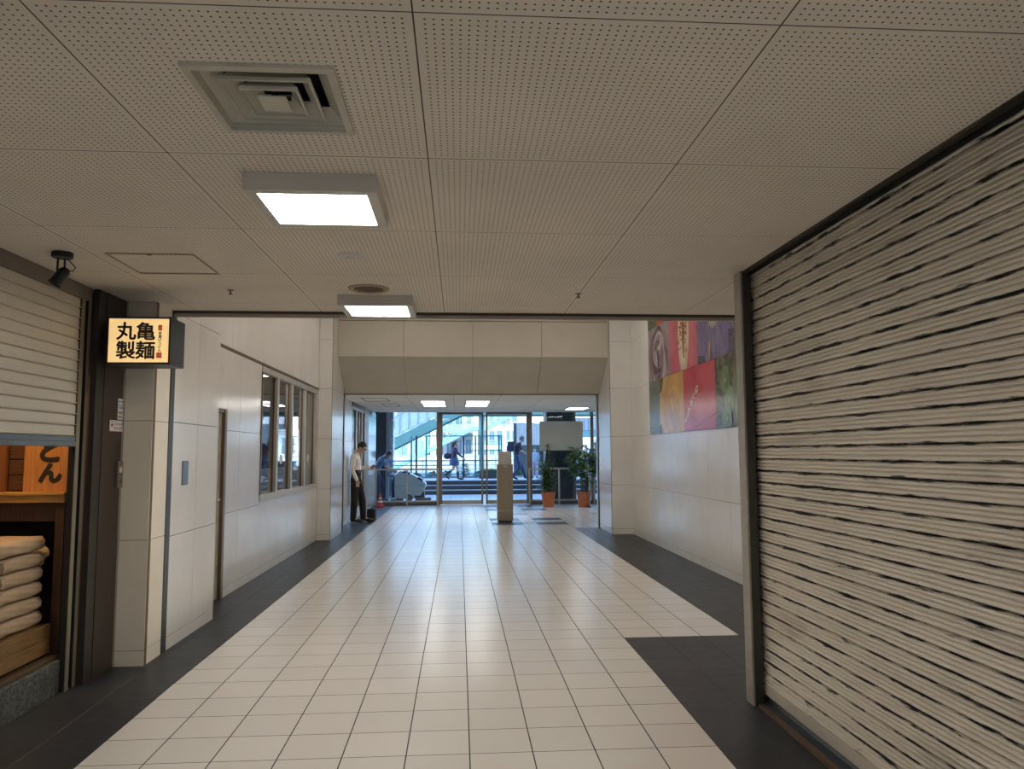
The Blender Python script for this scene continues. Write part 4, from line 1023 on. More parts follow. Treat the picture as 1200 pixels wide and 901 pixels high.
def hand_chains(wr, el, palm_dir, curl=.5, side=1):
    """palm and five finger chains; wr wrist, palm_dir pointing to the fingers"""
    d = Vector(palm_dir).normalized(); wr = Vector(wr)
    fwd = Vector((1, 0, 0)) - d*d.x
    if fwd.length < .1: fwd = Vector((0, 0, 1)) - d*d.z
    fwd.normalize(); nrm = d.cross(fwd).normalized()
    out = []
    out.append(({'w': (wr, (.026, .020)), 'p1': (wr+d*.045, (.036, .016)), 'p2': (wr+d*.085, (.038, .013))}, [('w', 'p1'), ('p1', 'p2')]))
    for k, L in enumerate((.066, .074, .070, .056)):
        b = wr+d*.082+fwd*(.030-.020*k); c1 = b+d*L*.45+nrm*side*curl*.010; c2 = b+d*L*.78+nrm*side*curl*.026; c3 = b+d*L*.95+nrm*side*curl*.042
        out.append(({'a': (b-d*.012, .010), 'b': (c1, .0092), 'c': (c2, .0085), 'd': (c3, .0075)}, [('a', 'b'), ('b', 'c'), ('c', 'd')]))
    tb = wr+d*.030+fwd*.030; out.append(({'a': (tb-fwd*.012, .013), 'b': (tb+fwd*.022+d*.022, .0115), 'c': (tb+fwd*.030+d*.048+nrm*side*curl*.01, .010)}, [('a', 'b'), ('b', 'c')]))
    return out
def person(name, loc, J, label, cols, rz=0, sleeve='long', skirt=None, haircol=(.012, .010, .009), longhair=False, tilt=.3, voxel=.011, scale=1, hands=(None, None), glasses=False, mask=False, belt=False, grp=None, collar=False, trouser_end='ank'):
    t = thing(name, loc, label, 'person', grp, rz); t.scale = (scale,)*3
    V = lambda n: Vector(J[n])
    rad = {'pel': (.095, .135), 'wst': (.085, .120), 'chs': (.098, .142), 'nkb': (.058, .080), 'nk': .050, 'hd': .055}
    B = {n: (V(n), rad[n]) for n in rad}
    E = [('pel', 'wst'), ('wst', 'chs'), ('chs', 'nkb'), ('nkb', 'nk'), ('nk', 'hd')]
    for s_ in 'RL':
        for n, r in (('sh', .048), ('el', .036), ('wr', .024)): B[n+s_] = (V(n+s_), r)
        E += [('chs', 'sh'+s_), ('sh'+s_, 'el'+s_), ('el'+s_, 'wr'+s_)]
        for n, r in (('hp', .078), ('kn', .052), ('ank', .036), ('toe', .026)): B[n+s_] = (V(n+s_), r)
        E += [('pel', 'hp'+s_), ('hp'+s_, 'kn'+s_), ('kn'+s_, 'ank'+s_), ('ank'+s_, 'toe'+s_)]
        mid = (V('kn'+s_)*.65+V('ank'+s_)*.35); E.remove(('kn'+s_, 'ank'+s_)); B['cf'+s_] = (mid+Vector((-.012, 0, 0)), .052); E += [('kn'+s_, 'cf'+s_), ('cf'+s_, 'ank'+s_)]
    objs = [skin_obj(B, E)]
    for s_, sd, hh in (('R', -1, hands[0]), ('L', 1, hands[1])):
        d = Vector(hh) if hh else (V('wr'+s_)-V('el'+s_))
        for JJ, EE in hand_chains(V('wr'+s_), V('el'+s_), d, .7, -sd): objs.append(skin_obj(JJ, EE, 1))
    hc = V('hd')+Vector((.012, 0, .0)); L, R, f = head_parts(hc, tilt)
    join_remesh(objs, L, 'body', SKINM, t, voxel, 2)
    # shirt
    S_ = {'wst0': (V('pel')+Vector((0, 0, .14 if belt else .05)), (.108, .148) if belt else (.112, .152)), 'wst': (V('wst'), (.112, .148)), 'chs': (V('chs'), (.118, .160)), 'nkb': (V('nkb')+Vector((0, 0, -.03)), (.070, .100))}
    E = [('wst0', 'wst'), ('wst', 'chs'), ('chs', 'nkb')]
    for s_ in 'RL':
        S_['sh'+s_] = (V('sh'+s_), .064); E.append(('chs', 'sh'+s_))
        if sleeve == 'long':
            S_['el'+s_] = (V('el'+s_), .052); S_['wr'+s_] = (V('wr'+s_)*.96+V('el'+s_)*.04, .038); E += [('sh'+s_, 'el'+s_), ('el'+s_, 'wr'+s_)]
        else:
            S_['el'+s_] = (V('sh'+s_)*.25+V('el'+s_)*.75, .056); E += [('sh'+s_, 'el'+s_)]
    extra = []
    if collar: extra = [ell(V('nkb')+Vector((.012, 0, .032)), (.068, .070, .030), Matrix.Rotation(.45, 3, 'Y'), 2)]
    join_remesh([skin_obj(S_, E)], extra, 'shirt', cols['shirt'], t, voxel, 2)
    # trousers or skirt
    if skirt:
        z0, z1, r0, r1 = skirt; s = MB(); n = 24; prof = [(r0*.9, z1), (r0, z1-.06), (r1*.97, (z0+z1)/2), (r1, z0)]
        s.lathe(prof, (V('pel').x, 0, 0), n); 
        s.v = [(x+.006*math.sin(9*math.atan2(y, x-V('pel').x))*0, y, z) for x, y, z in s.v]
        o = s.build('skirt', cols['legs'], t, smooth=True); o.modifiers.new('t', 'SOLIDIFY').thickness = .008
        for s_ in 'RL':
            q = skin_obj({'a': (V('ank'+s_)*.45+V('kn'+s_)*.55, .058), 'b': (V('ank'+s_)*.9+V('kn'+s_)*.1, .048)}, [('a', 'b')]); join_remesh([q], [], 'sock', cols['shoe'], t, voxel, 1)
    else:
        P = {'pel': (V('pel'), (.108, .148)), 'top': (V('pel')+Vector((0, 0, .06)), (.112, .150))}; E = [('pel', 'top')]
        for s_ in 'RL':
            P['hp'+s_] = (V('hp'+s_), .094); P['kn'+s_] = (V('kn'+s_), .083); P['an'+s_] = (V('ank'+s_)+Vector((0, 0, -.01)), .068)
            E += [('pel', 'hp'+s_), ('hp'+s_, 'kn'+s_), ('kn'+s_, 'an'+s_)]
        join_remesh([skin_obj(P, E)], [], 'trousers', cols['legs'], t, voxel, 2)
        if belt:
            s = MB(); c = V('pel'); s.lathe([(.120, c.z+.10), (.124, c.z+.102), (.124, c.z+.135), (.120, c.z+.137)], (0, 0, 0), 28)
            s.v = [(x+c.x, y*1.29, z) for x, y, z in s.v]; s.build('belt', M_BLACK, t, smooth=True)
    for s_ in 'RL':
        a, b = V('ank'+s_), V('toe'+s_); d = (b-a); d.z = 0; d.normalize(); dn = (b-a).normalized()
        m_ = ell((a*.35+b*.65)+Vector((0, 0, -.005)), (.125, .046, .038), None, 3)
        an = math.atan2(d.y, d.x); pt = -math.atan2((b-a).z+.045, max(.05, math.hypot((b-a).x, (b-a).y)))
        bmesh.ops.rotate(m_, verts=m_.verts, cent=(a*.35+b*.65), matrix=Matrix.Rotation(an, 3, 'Z') @ Matrix.Rotation(pt, 3, 'Y'))
        lowz = min(J['toe'+s_][2]-.03, J['ank'+s_][2]-.085)
        for v in m_.verts:
            if abs(pt) < .2: v.co.z = max(v.co.z, max(0.0, lowz))
        s = MB(); s.add(m_); s.tube([tuple(a+Vector((0, 0, -.03))), tuple(a+Vector((0, 0, .03)))], [.048, .045], 14); s.build('shoe', cols['shoe'], t, smooth=True)
    hair(hc, R, f, t, mat('hair', haircol, .5), longhair)
    for y in (-.031, .031):
        s = MB(); s.add(ell(f(.092, y, .006), (.008, .011, .006), R, 2)); s.build('eye', M_BLACK, t, smooth=True)
    if glasses:
        s = MB()
        for y in (-.034, .034):
            s.tube([tuple(f(.108, y+.026*math.cos(k*PI/6), .004+.019*math.sin(k*PI/6))) for k in range(13)], .0022, 6)
            s.tube([tuple(f(.108, y*1.75, .008)), tuple(f(.0, y*2.35, .0))], .002, 6)
        s.tube([tuple(f(.108, -.009, .006)), tuple(f(.108, .009, .006))], .002, 6); s.build('glasses', M_BLACK, t)
    if mask:
        s = MB(); s.add(ell(f(.062, 0, -.055), (.056, .058, .042), R, 3)); s.build('face_mask', mat('white mask', (.7, .7, .72), .7), t, smooth=True)
    return t
def cloth(name, c, bump=.5): return mat(name, c, .8, 0, .10, 9, bump=bump, bscale=14)
BLKSHOE = mat('black leather shoe', (.012, .011, .011), .35)
J = dict(pel=(-.035, 0, 1.0), wst=(-.035, 0, 1.13), chs=(-.055, 0, 1.36), nkb=(-.045, 0, 1.50), nk=(.0, 0, 1.555), hd=(.070, 0, 1.635),
 shR=(-.075, -.175, 1.435), elR=(-.10, -.225, 1.16), wrR=(.01, -.215, .925), shL=(-.045, .175, 1.435), elL=(.0, .22, 1.17), wrL=(.235, .13, 1.185),
 hpR=(-.05, -.09, .93), knR=(-.05, -.095, .50), ankR=(-.075, -.10, .095), toeR=(.10, -.12, .035), hpL=(-.02, .09, .93), knL=(.09, .095, .50), ankL=(.12, .10, .095), toeL=(.30, .08, .035))
person('person', (-2.215+.0, 16.9, 0), J, 'standing man in white shirt and black trousers reading a tablet by the left vestibule wall',
  dict(shirt=cloth('white shirt cotton', (.80, .76, .70)), legs=cloth('black trousers', (.014, .014, .014)), shoe=BLKSHOE), tilt=.62, hands=((.18, .02, -1), (1, -.05, .30)), glasses=True, belt=True, voxel=.009, collar=True)
tb = thing('tablet', (-1.80, 16.98, 1.235), 'dark thin tablet held in the hand of the man in the white shirt', 'tablet'); tb.rotation_euler = (0, -.40, 0)
s = MB(); s.box(-.13, .13, -.085, .085, -.0035, .0035, 0, .003); s.build('case', M_BLACK, tb)
s = MB(); s.box(-.12, .12, -.075, .075, .0036, .0042, 0); s.build('screen', mat('dim tablet screen', (.05, .06, .08), .15), tb)
bgp = thing('briefcase', (-1.945, 17.28, 0), 'black upright briefcase on the dark tiles behind the man', 'bag')
s = MB(); s.box(-.09, .09, -.15, .15, .0, .27, 0, .012); s.build('bag_body', mat('black bag fabric', (.013, .012, .014), .7), bgp)
s = MB(); s.tube([(0, -.06, .265), (0, -.055, .30), (0, .055, .30), (0, .06, .265)], .008, 8); s.build('bag_handle', M_BLACK, bgp, smooth=True)

# cleaner outside, bending to the scrubber (faces +x)
J = dict(pel=(-.12, 0, .93), wst=(-.08, 0, 1.06), chs=(.05, 0, 1.28), nkb=(.12, 0, 1.38), nk=(.18, 0, 1.42), hd=(.26, 0, 1.46),
 shR=(.08, -.17, 1.33), elR=(.18, -.21, 1.09), wrR=(.38, -.16, .97), shL=(.08, .17, 1.33), elL=(.2, .21, 1.1), wrL=(.40, .16, .98),
 hpR=(-.12, -.09, .88), knR=(-.05, -.1, .48), ankR=(-.15, -.10, .09), toeR=(.02, -.11, .03), hpL=(-.1, .09, .88), knL=(.06, .1, .48), ankL=(.04, .10, .09), toeL=(.22, .1, .03))
person('person', (-2.46, 23.95, 0), J, 'cleaner in blue shirt and white mask bending over the floor scrubber outside the glass',
  dict(shirt=cloth('blue work shirt', (.10, .16, .30)), legs=cloth('navy work trousers', (.03, .045, .09)), shoe=BLKSHOE), tilt=.75, sleeve='short', mask=True, haircol=(.03, .025, .025))
# floor scrubber
ms = thing('floor_scrubber', (-1.55, 24.15, 0), 'large grey walk behind floor scrubber machine outside the glass', 'floor scrubber')
M_MACH = mat('grey machine plastic', (.75, .77, .74), .45, 0, .04); M_MD = mat('dark machine plastic', (.05, .055, .065), .5); M_MM = mat('mid grey machine', (.17, .18, .19), .5)
dx = 1.55
def q2(L): return [(a+dx, b) for a, b in L]
upper = q2([(-2.0, .50), (-2.0, .77), (-1.93, .86), (-1.85, .94), (-1.72, .94), (-1.58, .89), (-1.42, .82), (-1.28, .74), (-1.14, .65), (-1.05, .57), (-1.03, .50)])
lower = q2([(-1.99, .11), (-2.01, .49), (-1.03, .49), (-1.06, .42), (-1.13, .30), (-1.19, .19), (-1.39, .185), (-1.41, .09), (-1.44, .09), (-1.50, .18), (-1.60, .18), (-1.66, .10)])
def bevprism(poly, y0, y1, bev=.03):
    bm = bmesh.new(); vs = [bm.verts.new((p[0], y0, p[1])) for p in poly]; f = bm.faces.new(vs)
    r = bmesh.ops.extrude_face_region(bm, geom=[f]); 
    for v in r['geom']:
        if isinstance(v, bmesh.types.BMVert): v.co.y = y1
    bmesh.ops.recalc_face_normals(bm, faces=bm.faces)
    bmesh.ops.bevel(bm, geom=[e for e in bm.edges if abs(e.verts[0].co.y-e.verts[1].co.y) < 1e-4], offset=bev, segments=2, affect='EDGES')
    return bm
s = MB(); s.add(bevprism(upper, -.30, .30)); s.build('upper_tank', M_MACH, ms, smooth=True)
s = MB(); s.add(bevprism(lower, -.29, .29, .012)); s.build('lower_body', M_MACH, ms, smooth=True)
s = MB(); s.add(bevprism(q2([(-1.30, .70), (-1.26, .77), (-1.12, .67), (-1.16, .63)]), -.304, .304, .004)); s.add(bevprism(q2([(-1.78, .90), (-1.70, .955), (-1.62, .93), (-1.52, .88), (-1.56, .83), (-1.62, .88), (-1.70, .88)]), -.306, .306, .004)); s.build('lid_trim', M_MD, ms)
s = MB(); s.add(bevprism(q2([(-2.08, .12), (-2.10, .55), (-2.02, .80), (-1.98, .80), (-2.0, .12)]), -.22, .22, .01)); s.build('rear_panel', M_MD, ms)
for y in (-.2, .2):
    s = MB(); s.tube([(-2.0+dx, y, .76), (-2.20+dx, y, .80), (-2.22+dx, y, .86), (-2.14+dx, y, .93)], .016, 8)
    s.build('handle', M_MD, ms, smooth=True)
s = MB(); s.tube([(-2.22+dx, -.2, .86), (-2.22+dx, .2, .86)], .018, 8); s.build('handle_bar', M_MD, ms)
s = MB(); s.box(-1.36+dx, -.88+dx, -.30, .30, .03, .12, 0, .015); s.box(-1.38+dx, -1.08+dx, -.27, .27, .10, .30, 1, .01); s.build('brush_deck', [M_MM, M_MD], ms)
s = MB(); s.box(-2.12+dx, -1.75+dx, -.36, .36, .02, .07, 0, .01); s.build('squeegee', M_MD, ms)
for y in (-.27, .27):
    s = MB(); s.tube([(-1.55+dx, y-.025, .115), (-1.55+dx, y+.025, .115)], .115, 24); s.build('wheel', M_MM, ms, smooth=True)
for y in (-.15, .15):
    s = MB(); s.tube([(-1.93+dx, y-.02, .045), (-1.93+dx, y+.02, .045)], .045, 16); s.build('caster', M_BLACK, ms, smooth=True)

# =================================================================== OUTDOORS
ZT = .487
s = MB(); s.box(-16, 16, 22.3, 27.76, -.2, -.003, 0); struct(s.build('floor.001', floor_mat('outdoor pale tile', (.36, .36, .35, 1), (.12, .12, .12, 1), .35, .06)))
M_STEP = mat('dark blue grey step stone', (.045, .055, .07), .5, 0, .12, 9); M_TREAD = mat('pale step tread', (.34, .36, .38), .5, 0, .06, 5)
s = MB()
for i in range(3):
    y = 27.76+.33*i; z = ZT/3*(i+1)
    s.box(-16, 16, y, 32 if i == 2 else y+.4, z-.30, z-.03, 0); s.box(-16, 16, y-.02, (33.0 if i == 2 else y+.36), z-.03, z, 1)
struct(s.build('floor.002', [M_STEP, M_TREAD]))
s = MB(); s.box(-80, 80, 33.0, 200, ZT-.5, ZT-.05); struct(s.build('floor.003', mat('asphalt road', (.30, .30, .30), .8, 0, .08, 3)))
# pillars and board
s = MB(); s.box(2.66, 3.50, 23.3, 24.0, 0, 3.4, 0, .01); s.box(3.50, 3.60, 23.32, 24.0, 0, 3.4, 1, .006)
tag(s.build('granite_pillar', [M_BLKGRAN, M_STEELD]), 'black granite pillar outside the glass behind the pale board', 'pillar')
s = MB(); s.box(-3.3, -2.42, 25.4, 26.1, 0, 3.4, 0, .01); s.box(-2.42, -2.31, 25.42, 26.1, 0, 3.4, 1, .01)
s.box(-2.31, -2.19, 25.5, 26.1, 0, 3.4, 2, .004)
tag(s.build('granite_pillar', [M_BLKGRAN, M_STEEL, mat('polished blue steel', (.5, .55, .62), .12, .8)]), 'black granite pillar with bright metal corner outside the glass on the left', 'pillar')
s = MB(); s.box(2.345, 3.615, 22.07, 22.11, 1.56, 2.41, 0, .004)
bo = tag(s.build('notice_board', mat('pale grey green board back', (.52, .52, .45), .35, 0, .05, 2.5)), 'large blank pale grey board hanging above the potted plants', 'board')
for x in (2.55, 3.45):
    s = MB(); s.tube([(x, 22.09, 2.41), (x, 22.09, 2.81)], .006, 6); s.build('hanging_rod', M_STEEL, bo)

M_TEAL = mat('teal painted steel', (.16, .33, .31), .5, 0, .06, 3)
M_TEALL = mat('light teal painted steel', (.20, .42, .46), .5, 0, .06, 3)
M_TEALD = mat('dark teal steel', (.015, .06, .07), .5)
M_RPANEL = mat('pale translucent railing panel', (.62, .72, .85), .5, 0, .05)
def stair(name, label, pts, Y, depth, th, railh, m_str, m_rail, step_dir=1, post_dx=.42, under=M_TEALD, bars=False):
    """pts: list of (x, z_top) along the stringer"""
    t = thing(name, (pts[0][0], Y, 0), label, 'staircase'); ox = pts[0][0]
    P = [(x-ox, z) for x, z in pts]
    for k, y in enumerate((0, depth)):
        s = MB()
        for (x0, z0), (x1, z1) in zip(P[:-1], P[1:]): s.prism([(x0, z0-th), (x1, z1-th), (x1, z1), (x0, z0)], 'y', y-.03, y+.03)
        s.build('stringer', m_str, t)
    s = MB()
    for (x0, z0), (x1, z1) in zip(P[:-1], P[1:]):
        n = max(1, int(abs(z1-z0)/.17)); 
        if n <= 1: s.box(x0, x1, .03, depth-.03, z1-.2, z1-.08); continue
        for i in range(n):
            xa, xb = x0+(x1-x0)*i/n, x0+(x1-x0)*(i+1)/n; zz = z0+(z1-z0)*(i+.5)/n
            s.box(xa, xb+.02, .03, depth-.03, zz-.12, zz-.06); s.box(xa-.0, xa+.03, .03, depth-.03, zz-.30, zz-.06)
    s.build('treads', under, t)
    for k, y in enumerate((0, depth)):
        s = MB()
        for (x0, z0), (x1, z1) in zip(P[:-1], P[1:]):
            s.prism([(x0, z0+railh-.04), (x1, z1+railh-.04), (x1, z1+railh), (x0, z0+railh)], 'y', y-.025, y+.025)
            s.prism([(x0, z0+.10), (x1, z1+.10), (x1, z1+.13), (x0, z0+.13)], 'y', y-.02, y+.02)
            n = max(1, int((x1-x0)/post_dx))
            for i in range(n+1):
                x = x0+(x1-x0)*i/n; z = z0+(z1-z0)*i/n; s.box(x-.02, x+.02, y-.02, y+.02, z-.05, z+railh)
            if bars:
                nb_ = int((x1-x0)/.13)
                for i in range(nb_):
                    x = x0+(x1-x0)*(i+.5)/nb_; z = z0+(z1-z0)*(i+.5)/nb_; s.box(x-.009, x+.009, y-.009, y+.009, z+.12, z+railh-.03)
        s.build('handrail', m_rail, t)
        if not bars:
            s = MB()
            for (x0, z0), (x1, z1) in zip(P[:-1], P[1:]): s.prism([(x0, z0+.15), (x1, z1+.15), (x1, z1+railh-.06), (x0, z0+railh-.06)], 'y', y+.022, y+.03)
            s.build('railing_panel', M_RPANEL, t)
    return t
t = stair('footbridge_stairs', 'nearer teal footbridge staircase climbing to the right beyond the fence', [(-6.2, .63), (.16, 3.80), (9.0, 3.80)], 36, 1.8, .50, 1.05, M_TEAL, mat('pale blue railing steel', (.40, .50, .62), .5))
s = MB(); s.box(.94+6.2, 1.20+6.2, .2, .5, ZT-.1, 3.35, 0, .01); s.build('support_column', M_TEALL, t)
s = MB(); s.box(5.2+6.2, 5.5+6.2, .2, .5, ZT-.1, 3.35, 0, .01); s.build('support_column', M_TEALL, t)
t = stair('footbridge_stairs', 'farther pale teal footbridge staircase with bar railings and a landing', [(-4.2, .62), (.89, 3.19), (1.84, 3.22), (4.4, 4.62), (14, 4.62)], 48, 2.0, .27, 1.1, M_TEALL, mat('pale teal railing steel', (.30, .52, .56), .5), bars=True)
s = MB(); s.box(1.3+4.2, 1.5+4.2, .8, 1.0, ZT-.1, 3.0, 0); s.build('support_column', M_TEALL, t)
s = MB(); s.box(2.75+4.2, 2.98+4.2, .3, .5, ZT-.1, 3.55, 0); s.build('support_column', mat('white column', (.75, .75, .74), .5), t)
# mesh fence
fe = thing('mesh_fence', (-1.0, 31, ZT), 'dark teal mesh fence behind the platform steps', 'fence')
zz = ZT
def fbx(nm, x0, x1, z0, z1, m_, y=0, d=.03):
    s = MB(); s.box(x0+1.0, x1+1.0, y-d, y+d, z0-zz, z1-zz, 0, .003); return s.build(nm, m_, fe)
M_FT = mat('teal fence steel', (.06, .28, .32), .5)
for x in (-3.3, -1.93, -1.33, .66, .85, 1.62, 1.72): fbx('post', x-.035, x+.035, zz, 2.19, M_FT)
for x in (-1.72, .175): fbx('post', x-.035, x+.035, zz, 2.19, mat('dark fence post', (.012, .03, .045), .5), -.07)
fbx('top_rail', -1.4, 1.76, 2.16, 2.21, M_FT); fbx('rail', .2, 1.76, 1.84, 1.87, M_FT); fbx('rail', .2, 1.76, 1.57, 1.61, M_FT); fbx('rail', -3.3, 1.76, 1.16, 1.21, M_FT); fbx('rail', -3.3, -.3, .98, 1.02, M_FT); fbx('rail', -3.3, 1.76, .62, .66, M_FT)
s = MB()
x = -3.3
L = 1.5
for k in range(70):
    xa = -3.3+k*.075
    for d in (1, -1):
        x0, x1 = xa, xa+d*.85; z0, z1 = .64, 1.19
        if x1 > 1.72: z1 = z0+(z1-z0)*(1.72-x0)/(x1-x0) if x1 != x0 else z1; x1 = 1.72
        if x1 < -3.3: z1 = z0+(z1-z0)*(-3.3-x0)/(x1-x0) if x1 != x0 else z1; x1 = -3.3
        if x0 > 1.72: continue
        s.tube([(x0+1, 0, z0-zz), (x1+1, 0, z1-zz)], .004, 3, caps=False)
for k in range(26):
    xa = .22+k*.058
    for d in (1, -1):
        x0, x1 = xa, xa+d*.34; z0, z1 = 1.87, 2.16
        if x1 > 1.72: z1 = z0+(z1-z0)*(1.72-x0)/(x1-x0); x1 = 1.72
        if x1 < .2: z1 = z0+(z1-z0)*(.2-x0)/(x1-x0); x1 = .2
        s.tube([(x0+1, 0, z0-zz), (x1+1, 0, z1-zz)], .004, 3, caps=False)
tag(s.build('wire_mesh', M_FT, fe), kind='stuff')
# planter shrubs
rnd = random.Random(5)
M_SH = [mat('shrub leaf', (.05, .13, .03), .6, 0, .5, 6), mat('light shrub leaf', (.13, .26, .06), .6, 0, .4, 6)]
def shrub(x, y, r, h, label, m_):
    t = thing('shrub', (x, y, ZT-.05), label, 'shrub', 'low shrubs along the fence')
    s = MB()
    for k in range(220):
        a, rr, z = rnd.uniform(0, 2*PI), r*math.sqrt(rnd.random()), h*rnd.random()**.8
        rr *= math.sqrt(max(.1, 1-(z/h)**2))
        leaf(s, (rr*math.cos(a), rr*math.sin(a)*.6, z), (math.cos(a), math.sin(a), rnd.uniform(.1, 1.2)), rnd.uniform(.09, .16), .06, .3)
    s.build('foliage', m_, t); s = MB()
    for k in range(4): s.tube([(0, 0, 0), (r*.5*math.cos(k*1.6), r*.3*math.sin(k*1.6), h*.6)], [.015, .006], 5)
    s.build('stem', M_STEM, t)
dsc = ['leftmost, just right of the scrubber', 'second from the left', 'in front of the dark fence post', 'right behind the walking woman', 'fourth from the right, by the teal posts', 'third from the right, left of the column', 'second from the right, behind the stand', 'rightmost, behind the stand']
for i, (x, r, h) in enumerate(((-1.75, .22, .22), (-1.1, .24, .24), (-.5, .22, .30), (.22, .24, .60), (.82, .22, .28), (1.36, .20, .26), (1.92, .22, .5), (2.5, .22, .42))):
    shrub(x, 31.6, r, h, 'low green shrub along the fence, '+dsc[i], M_SH[i % 2])
s = MB(); s.box(-3.4, 2.9, 31.1, 31.16, ZT-.06, ZT+.06, 0, .005); s.box(-3.4, 2.9, 32.1, 32.16, ZT-.06, ZT+.06, 0, .005); tag(s.build('planter_kerb', M_TREAD), 'low pale kerb around the shrub bed', 'kerb')
pbx = thing('planter_box', (1.15, 30.2, ZT), 'dark planter box behind the door gap', 'planter')
s = MB(); s.box(-.35, .35, -.15, .15, 0, .32, 0, .01); s.build('box', mat('dark planter', (.04, .05, .05), .6), pbx)
s = MB()
for k in range(90):
    a = rnd.uniform(0, 2*PI); leaf(s, (rnd.uniform(-.3, .3), rnd.uniform(-.1, .1), .30), (math.cos(a), math.sin(a), 1.2), rnd.uniform(.08, .18), .04, .3)
s.build('foliage', M_SH[0], pbx)
# white corrugated hoarding, dark base
hb = thing('hoarding', (3.05, 34, ZT), 'pale vertical ribbed hoarding over a dark slate base right of the doors', 'hoarding')
s = MB()
for k in range(9): s.box(-.48+k*.115, -.48+k*.115+.10, 0, .04, 1.35, 2.30, 0, .004)
s.box(-.5, .56, .02, .05, 1.34, 2.32, 1)
s.build('ribbed_panel', [mat('pale hoarding', (.58, .58, .60), .5), mat('grey hoarding', (.3, .3, .33), .5)], hb)
s = MB(); s.box(-.5, 2.2, -.05, .10, 0, 1.34, 0, .01); s.build('base_panel', M_SLATE, hb)
s = MB(); s.box(-.62, -.5, -.02, .08, 0, 2.32, 0, .01); s.build('edge_post', M_SLATE, hb)
# bright slanted white column right
sc_ = MB(); sc_.prism([(6.3, ZT-.05), (7.0, ZT-.05), (5.9, 8.5), (5.2, 8.5)], 'y', 58, 59); tag(sc_.build('leaning_column', mat('sunlit white column', (.8, .78, .74), .6)), 'tall leaning white column beyond the ribbed hoarding', 'column')
# buildings
def building(x0, x1, Y, h, label, mw, floors, cols, wcol, balc=False, name='building', d=10):
    t = thing(name, ((x0+x1)/2, Y, ZT-.05), label, 'building'); W = x1-x0
    s = MB(); s.box(-W/2, W/2, 0, d, 0, h, 0); s.box(-W/2-.1, W/2+.1, -.15, d, h, h+.3, 0); s.build('wall', mw, t)
    fh = h/floors; cw_ = W/cols
    for i in range(floors):
        for j in range(cols):
            a = -W/2+cw_*j+cw_*.2; z = fh*i+fh*.30
            if i == 0 and j == 0:
                q = MB(); q.box(0, cw_*.6, -.06, 0, 0, fh*.5, 0); q.box(cw_*.28, cw_*.32, -.10, -.06, 0, fh*.5, 1); q.box(-.06, cw_*.6+.06, -.12, -.05, -.08, 0, 1)
                o = q.build('window', [wcol, mw], t); w0 = o
            else:
                o = w0.copy(); COL.objects.link(o); o.parent = t
            o.location = (a, 0, z)
        if balc:
            q = MB(); q.box(-W/2, W/2, -1.0, 0, fh*i+fh*.02, fh*i+fh*.07); q.box(-W/2, W/2, -1.02, -.97, fh*i+fh*.07, fh*i+fh*.32); q.build('balcony', mw, t)
    return t
M_WB = mat('glassy blue window', (.10, .16, .22), .15, 0, .1)
MWh = mat('white building wall', (.60, .60, .60), .8); MCr = mat('cream building wall', (.42, .42, .41), .8); MBl = mat('blue grey building wall', (.30, .38, .46), .6); MPk = mat('pinkish building wall', (.60, .48, .42), .8)
building(-26, -13, 74, 16, 'white apartment block far behind the stairs on the left', MWh, 5, 6, M_WB, True)
building(-12, -3, 70, 11, 'blue grey building behind the nearer staircase', MBl, 4, 6, M_WB)
building(-2.4, 1.4, 78, 9, 'low cream building seen between the two staircases', MCr, 3, 4, M_WB, True)
building(2.0, 5.6, 72, 5.2, 'small blue glazed building behind the white column', MBl, 3, 5, M_WB)
building(6.0, 9.5, 80, 14, 'tall white building above the ribbed hoarding', MWh, 6, 3, M_WB)
building(11.5, 24, 66, 13, 'banded white building seen at the right edge of the glass', MWh, 6, 8, mat('grey blue window', (.2, .27, .33), .2), True)
building(-16, 16, -26, 10, 'unseen dark facade added behind the passage to block the reflected rear sky', mat('added rear facade', (.14, .13, .12), .8), 3, 10, M_WB)  # unseen block put in to keep rear sky reflections off the door glass
# sunlit low wall and guard fence along the road
s = MB(); s.box(-20, 20, 52.5, 52.7, ZT-.05, 1.35, 0, .01); tag(s.build('low_wall', MWh), 'long low white wall in sun beyond the road', 'wall')
rf = thing('road_fence', (0, 42, ZT), 'pale blue horizontal pipe fence along the road', 'fence')
MPF = mat('pale blue fence pipe', (.35, .48, .60), .5)
for z in (.35, .6, .85):
    s = MB(); s.tube([(-14, 0, z), (14, 0, z)], .03, 6); s.build('rail', MPF, rf)
for k in range(15):
    s = MB(); s.tube([(-14+2*k, 0, -.05), (-14+2*k, 0, .9)], .035, 6); s.build('post', MPF, rf)
# right side: teal canopy band and grey ribbed wall
s = MB(); s.box(0, 5, 0, .3, 1.72, 2.02, 0, .01); s.box(0, .2, 0, .2, 0, 1.72, 0); s.box(4.6, 4.8, 0, .2, 0, 1.72, 0)
o = s.build('teal_beam', M_TEALL); o.location = (5.2, 34, ZT-.03); tag(o, 'pale teal beam on posts at the right edge of the glass', 'beam')
s = MB()
for k in range(24): s.box(k*.2, k*.2+.17, 0, .06, 2.04, 2.55, 0, .004)
s.box(0, 4.8, .03, .07, 2.02, 2.58, 1); o = s.build('ribbed_screen', [mat('light ribbed screen', (.52, .53, .56), .5), M_STEELD]); o.location = (5.25, 34.05, ZT-.03); tag(o, 'light grey ribbed screen standing above the pale teal beam', 'screen')

